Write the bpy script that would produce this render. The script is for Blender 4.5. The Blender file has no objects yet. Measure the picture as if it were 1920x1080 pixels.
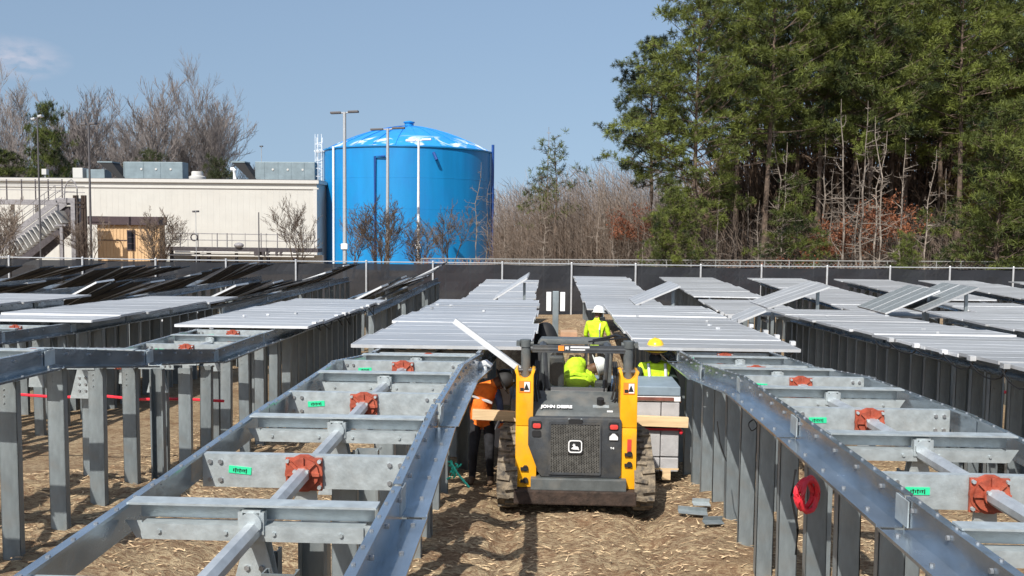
import bpy, bmesh, math, random
import numpy as np
from mathutils import Vector, Matrix, Euler
PI = math.pi
R = math.radians
S = bpy.context.scene
C = S.collection

# ---------------------------------------------------------------- camera, sky, sun, exposure
FPX = 1705.0
CAMZ = 3.5
cam_d = bpy.data.cameras.new('camera'); cam = bpy.data.objects.new('camera', cam_d); C.objects.link(cam)
cam_d.sensor_width = 36.0; cam_d.lens = FPX / 1920 * 36; cam_d.clip_end = 3000; cam_d.clip_start = 0.05
CR = (Matrix.Rotation(R(2.35), 4, 'Z') @ Matrix.Rotation(R(90 - 3.96), 4, 'X') @ Matrix.Rotation(R(0.6), 4, 'Z'))
cam.matrix_world = Matrix.Translation((0, 0, CAMZ)) @ CR
S.camera = cam
S.view_settings.view_transform = 'Standard'; S.view_settings.look = 'None'
S.view_settings.exposure = 0.34; S.view_settings.gamma = 1.0; S.view_settings.use_curve_mapping = False

SUN_EL = R(47); SUN_OFF = R(22)            # behind the camera, to its left
sdir = Vector((-math.sin(SUN_OFF) * math.cos(SUN_EL), -math.cos(SUN_OFF) * math.cos(SUN_EL), math.sin(SUN_EL)))
w = bpy.data.worlds.new('World'); S.world = w; w.use_nodes = True
nt = w.node_tree; N = nt.nodes; L = nt.links
for n in list(N): N.remove(n)
sky = N.new('ShaderNodeTexSky'); sky.sky_type = 'NISHITA'; sky.sun_disc = False
sky.sun_elevation = SUN_EL; sky.sun_rotation = math.atan2(sdir.x, sdir.y) ; sky.altitude = 0
sky.air_density = 1.15; sky.dust_density = 2.0; sky.ozone_density = 1.8
hsv = N.new('ShaderNodeHueSaturation'); hsv.inputs['Saturation'].default_value = .95; hsv.inputs['Value'].default_value = 1.0
L.new(sky.outputs[0], hsv.inputs['Color'])
# softer fall-off towards the horizon: look the sky up a little higher all round
tcs = N.new('ShaderNodeTexCoord'); sxyz = N.new('ShaderNodeSeparateXYZ'); cxyz = N.new('ShaderNodeCombineXYZ'); mxz = N.new('ShaderNodeMath'); mxz.operation = 'MAXIMUM'; mxz.inputs[1].default_value = 0
mad = N.new('ShaderNodeMath'); mad.operation = 'MULTIPLY_ADD'; mad.inputs[1].default_value = .45; mad.inputs[2].default_value = .17
L.new(tcs.outputs['Generated'], sxyz.inputs[0]); L.new(sxyz.outputs[0], cxyz.inputs[0]); L.new(sxyz.outputs[1], cxyz.inputs[1])
L.new(sxyz.outputs[2], mxz.inputs[0]); L.new(mxz.outputs[0], mad.inputs[0]); L.new(mad.outputs[0], cxyz.inputs[2]); L.new(cxyz.outputs[0], sky.inputs[0])

# one small thin cloud, part of the sky
tc = N.new('ShaderNodeTexCoord'); nz = N.new('ShaderNodeTexNoise'); nz.inputs['Scale'].default_value = 38; nz.inputs['Detail'].default_value = 5
mp = N.new('ShaderNodeMapping'); mp.inputs['Scale'].default_value = (1, 1, 2.2)
L.new(tc.outputs['Generated'], mp.inputs[0]); L.new(mp.outputs[0], nz.inputs['Vector'])
def raydir(px, py):
    v = CR.to_3x3() @ Vector(((px - 960) / FPX, -(py - 540) / FPX, -1.0)); return v
cd = raydir(28, 108).normalized()
sub = N.new('ShaderNodeVectorMath'); sub.operation = 'SUBTRACT'; sub.inputs[1].default_value = cd
sc = N.new('ShaderNodeVectorMath'); sc.operation = 'MULTIPLY'; sc.inputs[1].default_value = (26, 26, 60)
ln = N.new('ShaderNodeVectorMath'); ln.operation = 'LENGTH'
L.new(tc.outputs['Generated'], sub.inputs[0]); L.new(sub.outputs[0], sc.inputs[0]); L.new(sc.outputs[0], ln.inputs[0])
m1 = N.new('ShaderNodeMapRange'); m1.inputs['From Min'].default_value = 0.2; m1.inputs['From Max'].default_value = 1.35; m1.inputs['To Min'].default_value = 0.38; m1.inputs['To Max'].default_value = 0
L.new(ln.outputs['Value'], m1.inputs['Value'])
mm = N.new('ShaderNodeMath'); mm.operation = 'MULTIPLY'
mr = N.new('ShaderNodeMapRange'); mr.inputs['From Min'].default_value = 0.38; mr.inputs['From Max'].default_value = 0.56
L.new(nz.outputs[0], mr.inputs['Value']); L.new(m1.outputs[0], mm.inputs[0]); L.new(mr.outputs[0], mm.inputs[1])
mx = N.new('ShaderNodeMix'); mx.data_type = 'RGBA'; mx.inputs[7].default_value = (6.2, 5.6, 6.0, 1)
L.new(mm.outputs[0], mx.inputs[0]); L.new(hsv.outputs[0], mx.inputs[6])
bg = N.new('ShaderNodeBackground'); bg.inputs[1].default_value = 0.108
out = N.new('ShaderNodeOutputWorld'); L.new(mx.outputs[2], bg.inputs[0]); L.new(bg.outputs[0], out.inputs[0])
sl = bpy.data.lights.new('sun', 'SUN'); sl.energy = 5.0; sl.angle = R(0.5); sl.color = (1.0, 0.955, 0.88)
so = bpy.data.objects.new('sun', sl); C.objects.link(so); so.location = (-10, -20, 30)
so.rotation_euler = sdir.to_track_quat('Z', 'Y').to_euler()

# ---------------------------------------------------------------- helpers
def P(px, py, Y):
    """world point seen at full-size photo pixel (px,py) at depth Y"""
    d = raydir(px, py); t = Y / d.y
    return Vector((0, 0, CAMZ)) + d * t
def interp(prof, y):
    if y <= prof[0][0]: return prof[0][1]
    for (a, va), (b, vb) in zip(prof, prof[1:]):
        if y <= b: return va + (vb - va) * (y - a) / (b - a)
    return prof[-1][1]
GP = [(-60, 0), (11.2, 0), (12.6, -.18), (14, -.36), (22, -.48), (28, -1.0), (33, -1.1), (60, -1.15), (1000, -1.2)]
def G(x, y):
    g = interp(GP, y)
    if y < 14: g += .32 * min(1, max(0, (-x - 2.8) / 1.5)) * min(1, max(0, (13 - y) / 2.5))
    return g
class MB:
    def __init__(s): s.v = []; s.f = []; s.m = []
    def add(s, vs, fs, m=0):
        o = len(s.v); s.v += [tuple(v) for v in vs]; s.f += [tuple(i + o for i in f) for f in fs]; s.m += [m] * len(fs); return s
    def box(s, c, d, rot=None, m=0):
        x, y, z = d[0] / 2, d[1] / 2, d[2] / 2
        vs = [Vector((i * x, j * y, k * z)) for i in (-1, 1) for j in (-1, 1) for k in (-1, 1)]
        if rot is not None: vs = [rot @ v for v in vs]
        c = Vector(c); vs = [v + c for v in vs]
        return s.add(vs, [(0, 1, 3, 2), (4, 6, 7, 5), (0, 4, 5, 1), (2, 3, 7, 6), (0, 2, 6, 4), (1, 5, 7, 3)], m)
    def bx(s, x0, x1, y0, y1, z0, z1, m=0):
        return s.box(((x0 + x1) / 2, (y0 + y1) / 2, (z0 + z1) / 2), (abs(x1 - x0), abs(y1 - y0), abs(z1 - z0)), None, m)
    def tube(s, pts, r, n=8, cap=True, m=0):
        pts = [Vector(p) for p in pts]; k = len(pts)
        rs = r if isinstance(r, (list, tuple)) else [r] * k
        vs = []
        for i, p in enumerate(pts):
            t = (pts[min(i + 1, k - 1)] - pts[max(i - 1, 0)]).normalized()
            a = t.cross(Vector((0, 0, 1)))
            if a.length < 1e-3: a = t.cross(Vector((0, 1, 0)))
            a.normalize(); b = t.cross(a)
            for j in range(n):
                q = 2 * PI * j / n + PI / n
                vs.append(p + (a * math.cos(q) + b * math.sin(q)) * rs[i])
        fs = [(i * n + j, i * n + (j + 1) % n, (i + 1) * n + (j + 1) % n, (i + 1) * n + j) for i in range(k - 1) for j in range(n)]
        if cap: fs += [tuple(range(n))[::-1], tuple(range((k - 1) * n, k * n))]
        return s.add(vs, fs, m)
    def prism(s, prof, axis, a, b, m=0):
        """prof: 2D points; axis 'x': (y,z) swept in x ; 'y': (x,z) swept in y ; 'z': (x,y) swept in z"""
        n = len(prof)
        def mk(p, t):
            return {'x': (t, p[0], p[1]), 'y': (p[0], t, p[1]), 'z': (p[0], p[1], t)}[axis]
        vs = [mk(p, a) for p in prof] + [mk(p, b) for p in prof]
        fs = [(i, (i + 1) % n, (i + 1) % n + n, i + n) for i in range(n)] + [tuple(range(n))[::-1], tuple(range(n, 2 * n))]
        return s.add(vs, fs, m)
    def lathe(s, prof, c, n=32, m=0):
        c = Vector(c); vs = []
        for r, z in prof:
            for j in range(n):
                q = 2 * PI * j / n; vs.append(c + Vector((r * math.cos(q), r * math.sin(q), z)))
        k = len(prof)
        fs = [(i * n + j, i * n + (j + 1) % n, (i + 1) * n + (j + 1) % n, (i + 1) * n + j) for i in range(k - 1) for j in range(n)]
        return s.add(vs, fs, m)
    def ell(s, c, r, rot=None, n=12, k=8, m=0):
        vs = []; c = Vector(c)
        for i in range(k + 1):
            a = PI * i / k
            for j in range(n):
                q = 2 * PI * j / n
                v = Vector((r[0] * math.sin(a) * math.cos(q), r[1] * math.sin(a) * math.sin(q), r[2] * math.cos(a)))
                if rot is not None: v = rot @ v
                vs.append(c + v)
        fs = [(i * n + j, (i + 1) * n + j, (i + 1) * n + (j + 1) % n, i * n + (j + 1) % n) for i in range(k) for j in range(n)]
        return s.add(vs, fs, m)
    def mesh(s, name, mats, smooth=False, bevel=0):
        me = bpy.data.meshes.new(name); me.from_pydata(s.v, [], s.f)
        if not isinstance(mats, (list, tuple)): mats = [mats]
        for q in mats: me.materials.append(q)
        if len(mats) > 1: me.polygons.foreach_set('material_index', s.m)
        if not smooth or bevel:
            bm = bmesh.new(); bm.from_mesh(me); bmesh.ops.recalc_face_normals(bm, faces=bm.faces)
            if bevel: bmesh.ops.bevel(bm, geom=bm.edges[:], offset=bevel, segments=2, profile=.6, affect='EDGES', clamp_overlap=True)
            bm.to_mesh(me); bm.free()
        if smooth:
            me.polygons.foreach_set('use_smooth', [True] * len(me.polygons))
            me.update(); me.set_sharp_from_angle(angle=R(38))
        me.update(); return me
    def build(s, name, mats, parent=None, smooth=False, bevel=0, **tags):
        return link(name, s.mesh(name, mats, smooth, bevel), parent, **tags)
def link(name, me, parent=None, loc=None, rot=None, **tags):
    o = bpy.data.objects.new(name, me); C.objects.link(o)
    if parent: o.parent = parent
    if loc is not None: o.location = loc
    if rot is not None: o.rotation_euler = rot
    for k, v in tags.items(): o[k] = v
    if name in STUFFY: o['kind'] = 'stuff'
    return o
STUFFY = ('bolt', 'grille', 'marker_scribble', 'side_screen', 'hydraulic_hose', 'chassis')
def thing(name, label, cat, loc=(0, 0, 0), rz=0, group=None):
    o = link(name, None, None, loc, (0, 0, rz)); o['label'] = label; o['category'] = cat
    if group: o['group'] = group
    o.empty_display_size = .2
    return o
def tag(o, label, cat, group=None):
    o['label'] = label; o['category'] = cat
    if group: o['group'] = group
    return o

# ---------------------------------------------------------------- materials
def mat(name, col, rough=.6, metal=0, var=.12, vscale=6, bump=0, bscale=40, dust=0, dcol=(.25, .2, .14), stretch=(1, 1, 1), spec=None, var2=None, objvar=0, coord='Object'):
    m = bpy.data.materials.new(name); m.use_nodes = True; t = m.node_tree; N = t.nodes; L = t.links
    b = N['Principled BSDF']; b.inputs['Roughness'].default_value = rough; b.inputs['Metallic'].default_value = metal
    if spec is not None: b.inputs['Specular IOR Level'].default_value = spec
    tc = N.new('ShaderNodeTexCoord'); mp = N.new('ShaderNodeMapping'); mp.inputs['Scale'].default_value = stretch
    L.new(tc.outputs[coord], mp.inputs[0])
    n = N.new('ShaderNodeTexNoise'); n.inputs['Scale'].default_value = vscale; n.inputs['Detail'].default_value = 6; n.inputs['Roughness'].default_value = .6
    L.new(mp.outputs[0], n.inputs['Vector'])
    c2 = var2 if var2 else tuple(c * (1 - 2 * var) for c in col); c1 = tuple(min(1, c * (1 + var)) for c in col)
    r = N.new('ShaderNodeMix'); r.data_type = 'RGBA'; r.inputs[6].default_value = (*c2, 1); r.inputs[7].default_value = (*c1, 1)
    q = N.new('ShaderNodeMapRange'); q.inputs['From Min'].default_value = .32; q.inputs['From Max'].default_value = .68
    L.new(n.outputs[0], q.inputs['Value']); L.new(q.outputs[0], r.inputs[0])
    last = r.outputs[2]
    if objvar:
        oi = N.new('ShaderNodeObjectInfo'); mo = N.new('ShaderNodeMapRange'); mo.inputs['To Min'].default_value = 1 - objvar; mo.inputs['To Max'].default_value = 1 + objvar * .6
        L.new(oi.outputs['Random'], mo.inputs['Value'])
        hv = N.new('ShaderNodeHueSaturation'); L.new(mo.outputs[0], hv.inputs['Value']); L.new(last, hv.inputs['Color']); last = hv.outputs[0]
    if dust:
        n2 = N.new('ShaderNodeTexNoise'); n2.inputs['Scale'].default_value = vscale * .6; n2.inputs['Detail'].default_value = 8
        L.new(tc.outputs['Object'], n2.inputs['Vector'])
        q2 = N.new('ShaderNodeMapRange'); q2.inputs['From Min'].default_value = .5; q2.inputs['From Max'].default_value = .75; q2.inputs['To Max'].default_value = dust
        L.new(n2.outputs[0], q2.inputs['Value'])
        r2 = N.new('ShaderNodeMix'); r2.data_type = 'RGBA'; r2.inputs[7].default_value = (*dcol, 1)
        L.new(q2.outputs[0], r2.inputs[0]); L.new(last, r2.inputs[6]); last = r2.outputs[2]
    L.new(last, b.inputs['Base Color'])
    if bump:
        n3 = N.new('ShaderNodeTexNoise'); n3.inputs['Scale'].default_value = bscale; n3.inputs['Detail'].default_value = 4
        L.new(mp.outputs[0], n3.inputs['Vector'])
        bp = N.new('ShaderNodeBump'); bp.inputs['Strength'].default_value = bump; bp.inputs['Distance'].default_value = .02
        L.new(n3.outputs[0], bp.inputs['Height']); L.new(bp.outputs[0], b.inputs['Normal'])
    # roughness variation
    if metal > .2:
        q3 = N.new('ShaderNodeMapRange'); q3.inputs['To Min'].default_value = rough * .7; q3.inputs['To Max'].default_value = min(1, rough * 1.35)
        L.new(n.outputs[0], q3.inputs['Value']); L.new(q3.outputs[0], b.inputs['Roughness'])
    return m
M = {}
M['galv'] = mat('galvanised_steel', (.45, .50, .515), .46, .45, .10, 9, .15, 30, .25, (.40, .37, .33), objvar=.08)
M['galv_post'] = mat('galvanised_post', (.29, .33, .345), .45, .55, .12, 7, .15, 25, .35, (.30, .27, .23), stretch=(1, 1, .35), objvar=.16)
M['rail'] = mat('galvanised_rail', (.42, .485, .55), .24, .85, .14, 4, .22, 9, .3, (.30, .26, .22), stretch=(1, .5, 1), objvar=.08)
M['tube'] = mat('torque_tube_steel', (.5, .53, .55), .42, .5, .1, 8)
M['bolt'] = mat('bolt_steel', (.35, .36, .37), .45, .7, .1, 20)
M['bearing'] = mat('red_oxide_bearing', (.36, .075, .04), .55, 0, .2, 14, .2, 40, .3, (.3, .16, .1))
M['green'] = mat('green_tape', (.03, .62, .30), .5, 0, .05)
M['black'] = mat('black_ink', (.015, .015, .015), .6)
M['panel'] = mat('sky_sheen_panel', (.40, .412, .425), .40, .25, .16, 3, .12, 14, .3, (.36, .35, .33), stretch=(.3, 6, 1), objvar=.16)  # pale grey base stands in for sky reflected off the glass
M['panel_edge'] = mat('panel_edge_aluminium', (.60, .61, .62), .42, .2, .06, objvar=.4)
M['panel_under'] = mat('panel_underside', (.014, .015, .018), .7, 0, .2)
M['panel_line'] = mat('panel_seam', (.62, .64, .66), .4, .3, .1)
M['speckle'] = mat('speckled_panel_back', (.30, .33, .34), .35, .2, .5, 60, .3, 60)
M['fence_post'] = mat('fence_post_steel', (.58, .59, .60), .5, .5, .06)
M['rail_dull'] = mat('dull_fence_steel', (.26, .26, .25), .7, .1, .1)
M['yellow'] = mat('loader_yellow', (.86, .40, .010), .38, 0, .07, 5, .05, 20, .55, (.40, .25, .10))
M['dark'] = mat('loader_dark_grey', (.045, .05, .056), .5, 0, .15, 8, .1, 60, .5, (.13, .115, .09))
M['hood'] = mat('dusty_hood_grey', (.095, .105, .105), .5, 0, .15, 6, .1, 60, .6, (.20, .18, .15))
M['blackm'] = mat('matte_black', (.012, .012, .013), .7)
M['grille'] = mat('grille_metal', (.17, .165, .15), .55, .3, .2, 20)
M['rust'] = mat('muddy_brown_steel', (.045, .028, .020), .85, 0, .3, 9, .4, 30)
M['mudtrack'] = mat('muddy_rubber_track', (.20, .16, .11), .95, 0, .4, 12, .6, 30, var2=(.05, .045, .04))
M['redlens'] = mat('red_lens', (.62, .06, .05), .25)
M['whitelens'] = mat('white_lens', (.8, .8, .8), .25)
M['white'] = mat('white_paint', (.80, .80, .79), .4, 0, .03)
M['orange'] = mat('orange_decal', (.85, .25, .03), .5)
M['lumber'] = mat('pale_lumber', (.72, .52, .30), .7, 0, .12, 5, .2, 50, stretch=(.3, 4, 4))
M['block'] = mat('pale_block', (.40, .395, .40), .85, 0, .08, 5, .2, 50, .3, (.40, .36, .33))
M['lid'] = mat('blue_grey_lid', (.22, .28, .33), .5, 0, .08)
M['strap'] = mat('brown_strap', (.20, .07, .05), .7, 0, .2)
M['lime'] = mat('lime_hivis', (.58, .86, .02), .75, 0, .14, 9, .9, 14)
M['hiorange'] = mat('orange_hivis', (1.0, .20, .02), .7, 0, .14, 9, .9, 14)
M['reflect'] = mat('silver_reflective_tape', (.62, .64, .66), .4, .2, .05)
M['navy'] = mat('navy_cloth', (.035, .06, .13), .85, 0, .2, 12, .3, 25)
M['darkcloth'] = mat('dark_work_cloth', (.018, .018, .022), .9, 0, .3, 12, .3, 25)
M['greencloth'] = mat('dark_green_sleeve', (.03, .05, .04), .9, 0, .2, 12, .3, 25)
M['skin'] = mat('brown_skin', (.16, .075, .045), .55, 0, .08, 10)
M['skin2'] = mat('tan_skin', (.42, .21, .14), .55, 0, .08, 10)
M['boot'] = mat('work_boot', (.09, .055, .03), .8, 0, .2)
M['hatwhite'] = mat('white_hard_hat', (.82, .82, .80), .3, 0, .02)
M['hatyellow'] = mat('yellow_hard_hat', (.85, .52, .02), .3, 0, .04)
M['glove'] = mat('orange_glove', (.75, .22, .06), .8, 0, .1)
M['red'] = mat('red_plastic', (.75, .03, .05), .45, 0, .1)
M['cyanrope'] = mat('teal_rope', (.05, .60, .42), .7, 0, .1)
M['blackpipe'] = mat('black_cable', (.01, .01, .011), .5)
M['straw'] = mat('straw_bits', (.62, .47, .29), .9, 0, .3, 2, var2=(.24, .15, .08))
M['cardboard'] = mat('cardboard', (.42, .27, .16), .85, 0, .1)
M['bldg'] = mat('cream_siding', (.485, .475, .44), .7, 0, .03, .6, .1, 8, .15, (.5, .46, .4))
M['trim'] = mat('pale_trim', (.50, .49, .465), .6, 0, .03)
M['roofm'] = mat('dark_membrane_roof', (.12, .12, .125), .8, 0, .1)
M['hvac'] = mat('grey_blue_sheet_metal', (.20, .255, .28), .55, .2, .10, 1.2, .1, 5)
M['tan'] = mat('tan_siding', (.60, .40, .22), .75, 0, .06, 2, .1, 10)
M['tanroof'] = mat('dark_brown_fascia', (.06, .04, .045), .7, 0, .1)
M['glassdark'] = mat('dark_window_glass', (.02, .022, .028), .12, 0, .1)
M['concrete'] = mat('pale_concrete', (.50, .48, .44), .85, 0, .1, 1.5, .2, 10)
M['stairdark'] = mat('dark_stair_steel', (.07, .06, .065), .7, .2, .2)
M['stairgrey'] = mat('grey_stair_steel', (.26, .25, .26), .6, .2, .15)
M['tankblue'] = mat('blue_tank_paint', (.006, .22, .52), .42, 0, .10, .5, .05, 2, .35, (.02, .13, .42), stretch=(1, 1, .12))
M['tankpipe'] = mat('dark_blue_pipe', (.01, .06, .25), .4)
M['ladder'] = mat('white_ladder', (.75, .78, .8), .5)
M['lamp_pole'] = mat('grey_light_pole', (.42, .44, .46), .5, .3, .05)
M['lamp_dark'] = mat('dark_light_pole', (.10, .095, .10), .6, .2, .05)
M['bark'] = mat('pine_bark', (.14, .10, .075), .95, 0, .35, 3, .5, 8)
M['barkpale'] = mat('pale_bare_bark', (.25, .21, .175), .9, 0, .3, 3, .3, 8, objvar=.25)
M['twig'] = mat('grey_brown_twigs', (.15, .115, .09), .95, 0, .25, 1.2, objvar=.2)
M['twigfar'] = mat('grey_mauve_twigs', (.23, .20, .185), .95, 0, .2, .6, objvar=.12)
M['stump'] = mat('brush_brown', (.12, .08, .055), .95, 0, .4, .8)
def leafmat(name, a, b, sc=.5, trans=.25):
    m = bpy.data.materials.new(name); m.use_nodes = True; t = m.node_tree; N = t.nodes; L = t.links
    bs = N['Principled BSDF']; bs.inputs['Roughness'].default_value = .6; bs.inputs['Specular IOR Level'].default_value = .25
    tc = N.new('ShaderNodeTexCoord'); n = N.new('ShaderNodeTexNoise'); n.inputs['Scale'].default_value = sc; n.inputs['Detail'].default_value = 5
    L.new(tc.outputs['Object'], n.inputs['Vector'])
    q = N.new('ShaderNodeMapRange'); q.inputs['From Min'].default_value = .35; q.inputs['From Max'].default_value = .65
    L.new(n.outputs[0], q.inputs['Value'])
    oi = N.new('ShaderNodeObjectInfo'); ad = N.new('ShaderNodeMath'); ad.operation = 'MULTIPLY_ADD'; ad.inputs[1].default_value = .5; ad.inputs[2].default_value = -.25
    L.new(oi.outputs['Random'], ad.inputs[0]); a2 = N.new('ShaderNodeMath'); a2.operation = 'ADD'; a2.use_clamp = True
    L.new(ad.outputs[0], a2.inputs[0]); L.new(q.outputs[0], a2.inputs[1])
    r = N.new('ShaderNodeMix'); r.data_type = 'RGBA'; r.inputs[6].default_value = (*a, 1); r.inputs[7].default_value = (*b, 1)
    L.new(a2.outputs[0], r.inputs[0]); L.new(r.outputs[2], bs.inputs['Base Color'])
    tr = N.new('ShaderNodeBsdfTranslucent'); L.new(r.outputs[2], tr.inputs['Color'])
    ms = N.new('ShaderNodeMixShader'); ms.inputs[0].default_value = trans
    o = N['Material Output']; L.new(bs.outputs[0], ms.inputs[1]); L.new(tr.outputs[0], ms.inputs[2]); L.new(ms.outputs[0], o.inputs[0])
    return m
M['needle'] = leafmat('pine_needles', (.013, .023, .010), (.165, .195, .040), .6, .10)  # dark tone paints shaded gaps, bright tone sunlit clumps, mixed by noise
M['needle_y'] = leafmat('yellow_green_needles', (.13, .125, .022), (.23, .21, .04), .5, .1)
M['needle_d'] = leafmat('dark_cedar_foliage', (.03, .045, .018), (.07, .08, .03), .5)
M['rustleaf'] = leafmat('rusty_oak_leaves', (.16, .055, .03), (.30, .12, .06), .6)
def meshscreen():
    m = bpy.data.materials.new('black_screen_mesh'); m.use_nodes = True; t = m.node_tree; N = t.nodes; L = t.links
    b = N['Principled BSDF']; b.inputs['Base Color'].default_value = (.02, .023, .032, 1); b.inputs['Roughness'].default_value = .8
    tc = N.new('ShaderNodeTexCoord'); n = N.new('ShaderNodeTexNoise'); n.inputs['Scale'].default_value = 2.2; n.inputs['Detail'].default_value = 7; n.inputs['Roughness'].default_value = .8
    L.new(tc.outputs['Object'], n.inputs['Vector'])
    r = N.new('ShaderNodeMix'); r.data_type = 'RGBA'; r.inputs[6].default_value = (.006, .008, .013, 1); r.inputs[7].default_value = (.018, .021, .028, 1)
    L.new(n.outputs[0], r.inputs[0]); L.new(r.outputs[2], b.inputs['Base Color'])
    tr = N.new('ShaderNodeBsdfTransparent'); ms = N.new('ShaderNodeMixShader'); ms.inputs[0].default_value = .05
    o = N['Material Output']; L.new(b.outputs[0], ms.inputs[1]); L.new(tr.outputs[0], ms.inputs[2]); L.new(ms.outputs[0], o.inputs[0])
    return m
M['screen'] = meshscreen()
def glassmat():
    m = bpy.data.materials.new('cab_glass'); m.use_nodes = True; t = m.node_tree; N = t.nodes; L = t.links
    g = N.new('ShaderNodeBsdfGlossy'); g.inputs['Roughness'].default_value = .03; tr = N.new('ShaderNodeBsdfTransparent'); tr.inputs[0].default_value = (.86, .9, .88, 1)
    ms = N.new('ShaderNodeMixShader'); ms.inputs[0].default_value = .07
    L.new(tr.outputs[0], ms.inputs[1]); L.new(g.outputs[0], ms.inputs[2]); L.new(ms.outputs[0], N['Material Output'].inputs[0]); return m
M['glass'] = glassmat()
def domemat():
    """blue roof paint with white noise patches towards its lower edge"""
    m = mat('patchy_blue_dome_paint', (.02, .25, .66), .4, 0, .1, .4)
    t = m.node_tree; N = t.nodes; L = t.links; b = N['Principled BSDF']; src = b.inputs['Base Color'].links[0].from_socket
    tc = N.new('ShaderNodeTexCoord'); n = N.new('ShaderNodeTexNoise'); n.inputs['Scale'].default_value = .42; n.inputs['Detail'].default_value = 3; n.inputs['Distortion'].default_value = 1.2
    L.new(tc.outputs['Object'], n.inputs['Vector']); q = N.new('ShaderNodeMapRange'); q.inputs['From Min'].default_value = .54; q.inputs['From Max'].default_value = .66
    L.new(n.outputs[0], q.inputs['Value'])
    sp = N.new('ShaderNodeSeparateXYZ'); L.new(tc.outputs['Object'], sp.inputs[0])
    q2 = N.new('ShaderNodeMapRange'); q2.inputs['From Min'].default_value = 1.35; q2.inputs['From Max'].default_value = .9; L.new(sp.outputs[2], q2.inputs['Value'])
    mu = N.new('ShaderNodeMath'); mu.operation = 'MULTIPLY'; L.new(q.outputs[0], mu.inputs[0]); L.new(q2.outputs[0], mu.inputs[1])
    r = N.new('ShaderNodeMix'); r.data_type = 'RGBA'; r.inputs[7].default_value = (.62, .68, .72, 1)
    L.new(mu.outputs[0], r.inputs[0]); L.new(src, r.inputs[6]); L.new(r.outputs[2], b.inputs['Base Color']); return m
M['dome'] = domemat()
def groundmat():
    m = bpy.data.materials.new('straw_covered_soil'); m.use_nodes = True; t = m.node_tree; N = t.nodes; L = t.links
    b = N['Principled BSDF']; b.inputs['Roughness'].default_value = .95; b.inputs['Specular IOR Level'].default_value = .1
    tc = N.new('ShaderNodeTexCoord')
    def noise(s, d=6, st=(1, 1, 1), dist=0):
        mp = N.new('ShaderNodeMapping'); mp.inputs['Scale'].default_value = st; L.new(tc.outputs['Object'], mp.inputs[0])
        n = N.new('ShaderNodeTexNoise'); n.inputs['Scale'].default_value = s; n.inputs['Detail'].default_value = d; n.inputs['Roughness'].default_value = .65; n.inputs['Distortion'].default_value = dist
        L.new(mp.outputs[0], n.inputs['Vector']); return n.outputs[0]
    def rng(x, a, bb, c=0, d=1):
        q = N.new('ShaderNodeMapRange'); q.inputs['From Min'].default_value = a; q.inputs['From Max'].default_value = bb; q.inputs['To Min'].default_value = c; q.inputs['To Max'].default_value = d; L.new(x, q.inputs['Value']); return q.outputs[0]
    def mix(f, a, c):
        r = N.new('ShaderNodeMix'); r.data_type = 'RGBA'; L.new(f, r.inputs[0])
        for i, v in ((6, a), (7, c)):
            if isinstance(v, tuple): r.inputs[i].default_value = (*v, 1)
            else: L.new(v, r.inputs[i])
        return r.outputs[2]
    fib = noise(11, 8, (1, 2.6, 1), .8); big = noise(.7, 4); fine = noise(45, 3, (1, 2.5, 1))
    base = mix(rng(big, .35, .65), (.38, .285, .17), (.52, .41, .26))
    c = mix(rng(fib, .42, .6), (.20, .125, .075), base)
    c = mix(rng(fine, .55, .75, 0, .55), c, (.72, .60, .42))
    mud = noise(1.3, 5, (1, 1, 1), .5); c = mix(rng(mud, .52, .68, 0, .75), c, (.20, .115, .065))
    L.new(c, b.inputs['Base Color'])
    bp = N.new('ShaderNodeBump'); bp.inputs['Strength'].default_value = .8; bp.inputs['Distance'].default_value = .05
    ad = N.new('ShaderNodeMath'); ad.operation = 'ADD'; L.new(fib, ad.inputs[0]); L.new(fine, ad.inputs[1]); L.new(ad.outputs[0], bp.inputs['Height'])
    L.new(bp.outputs[0], b.inputs['Normal']); return m
M['ground'] = groundmat()
M['grass'] = mat('dry_grass_ground', (.22, .19, .11), .95, 0, .3, .5, .5, 6, var2=(.12, .10, .06))

# ---------------------------------------------------------------- ground
rng = np.random.default_rng(5)
def vnoise(x, y, s, seed):
    g = np.random.default_rng(seed).random((256, 256)); X = x * s; Y = y * s
    xi = np.floor(X).astype(int); yi = np.floor(Y).astype(int); fx = X - xi; fy = Y - yi
    fx = fx * fx * (3 - 2 * fx); fy = fy * fy * (3 - 2 * fy)
    a = g[xi % 256, yi % 256]; b = g[(xi + 1) % 256, yi % 256]; c = g[xi % 256, (yi + 1) % 256]; d = g[(xi + 1) % 256, (yi + 1) % 256]
    return (a * (1 - fx) + b * fx) * (1 - fy) + (c * (1 - fx) + d * fx) * fy - .5
def gridmesh(name, xs, ys, zf, m, smooth=True):
    X, Y = np.meshgrid(xs, ys); Z = zf(X, Y); nx, ny = len(xs), len(ys)
    v = np.stack([X, Y, Z], -1).reshape(-1, 3)
    i = np.arange(nx * ny).reshape(ny, nx); f = np.stack([i[:-1, :-1], i[:-1, 1:], i[1:, 1:], i[1:, :-1]], -1).reshape(-1, 4)
    me = bpy.data.meshes.new(name); me.from_pydata(v.tolist(), [], f.tolist()); me.materials.append(m)
    me.polygons.foreach_set('use_smooth', [smooth] * len(me.polygons)); me.update(); return me
GPx = np.array([p[0] for p in GP]); GPz = np.array([p[1] for p in GP])
def Gn(X, Y):
    g = np.interp(Y, GPx, GPz)
    g = g + .32 * np.clip((-X - 2.8) / 1.5, 0, 1) * np.clip((13 - Y) / 2.5, 0, 1) * (Y < 14)
    return g
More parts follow.
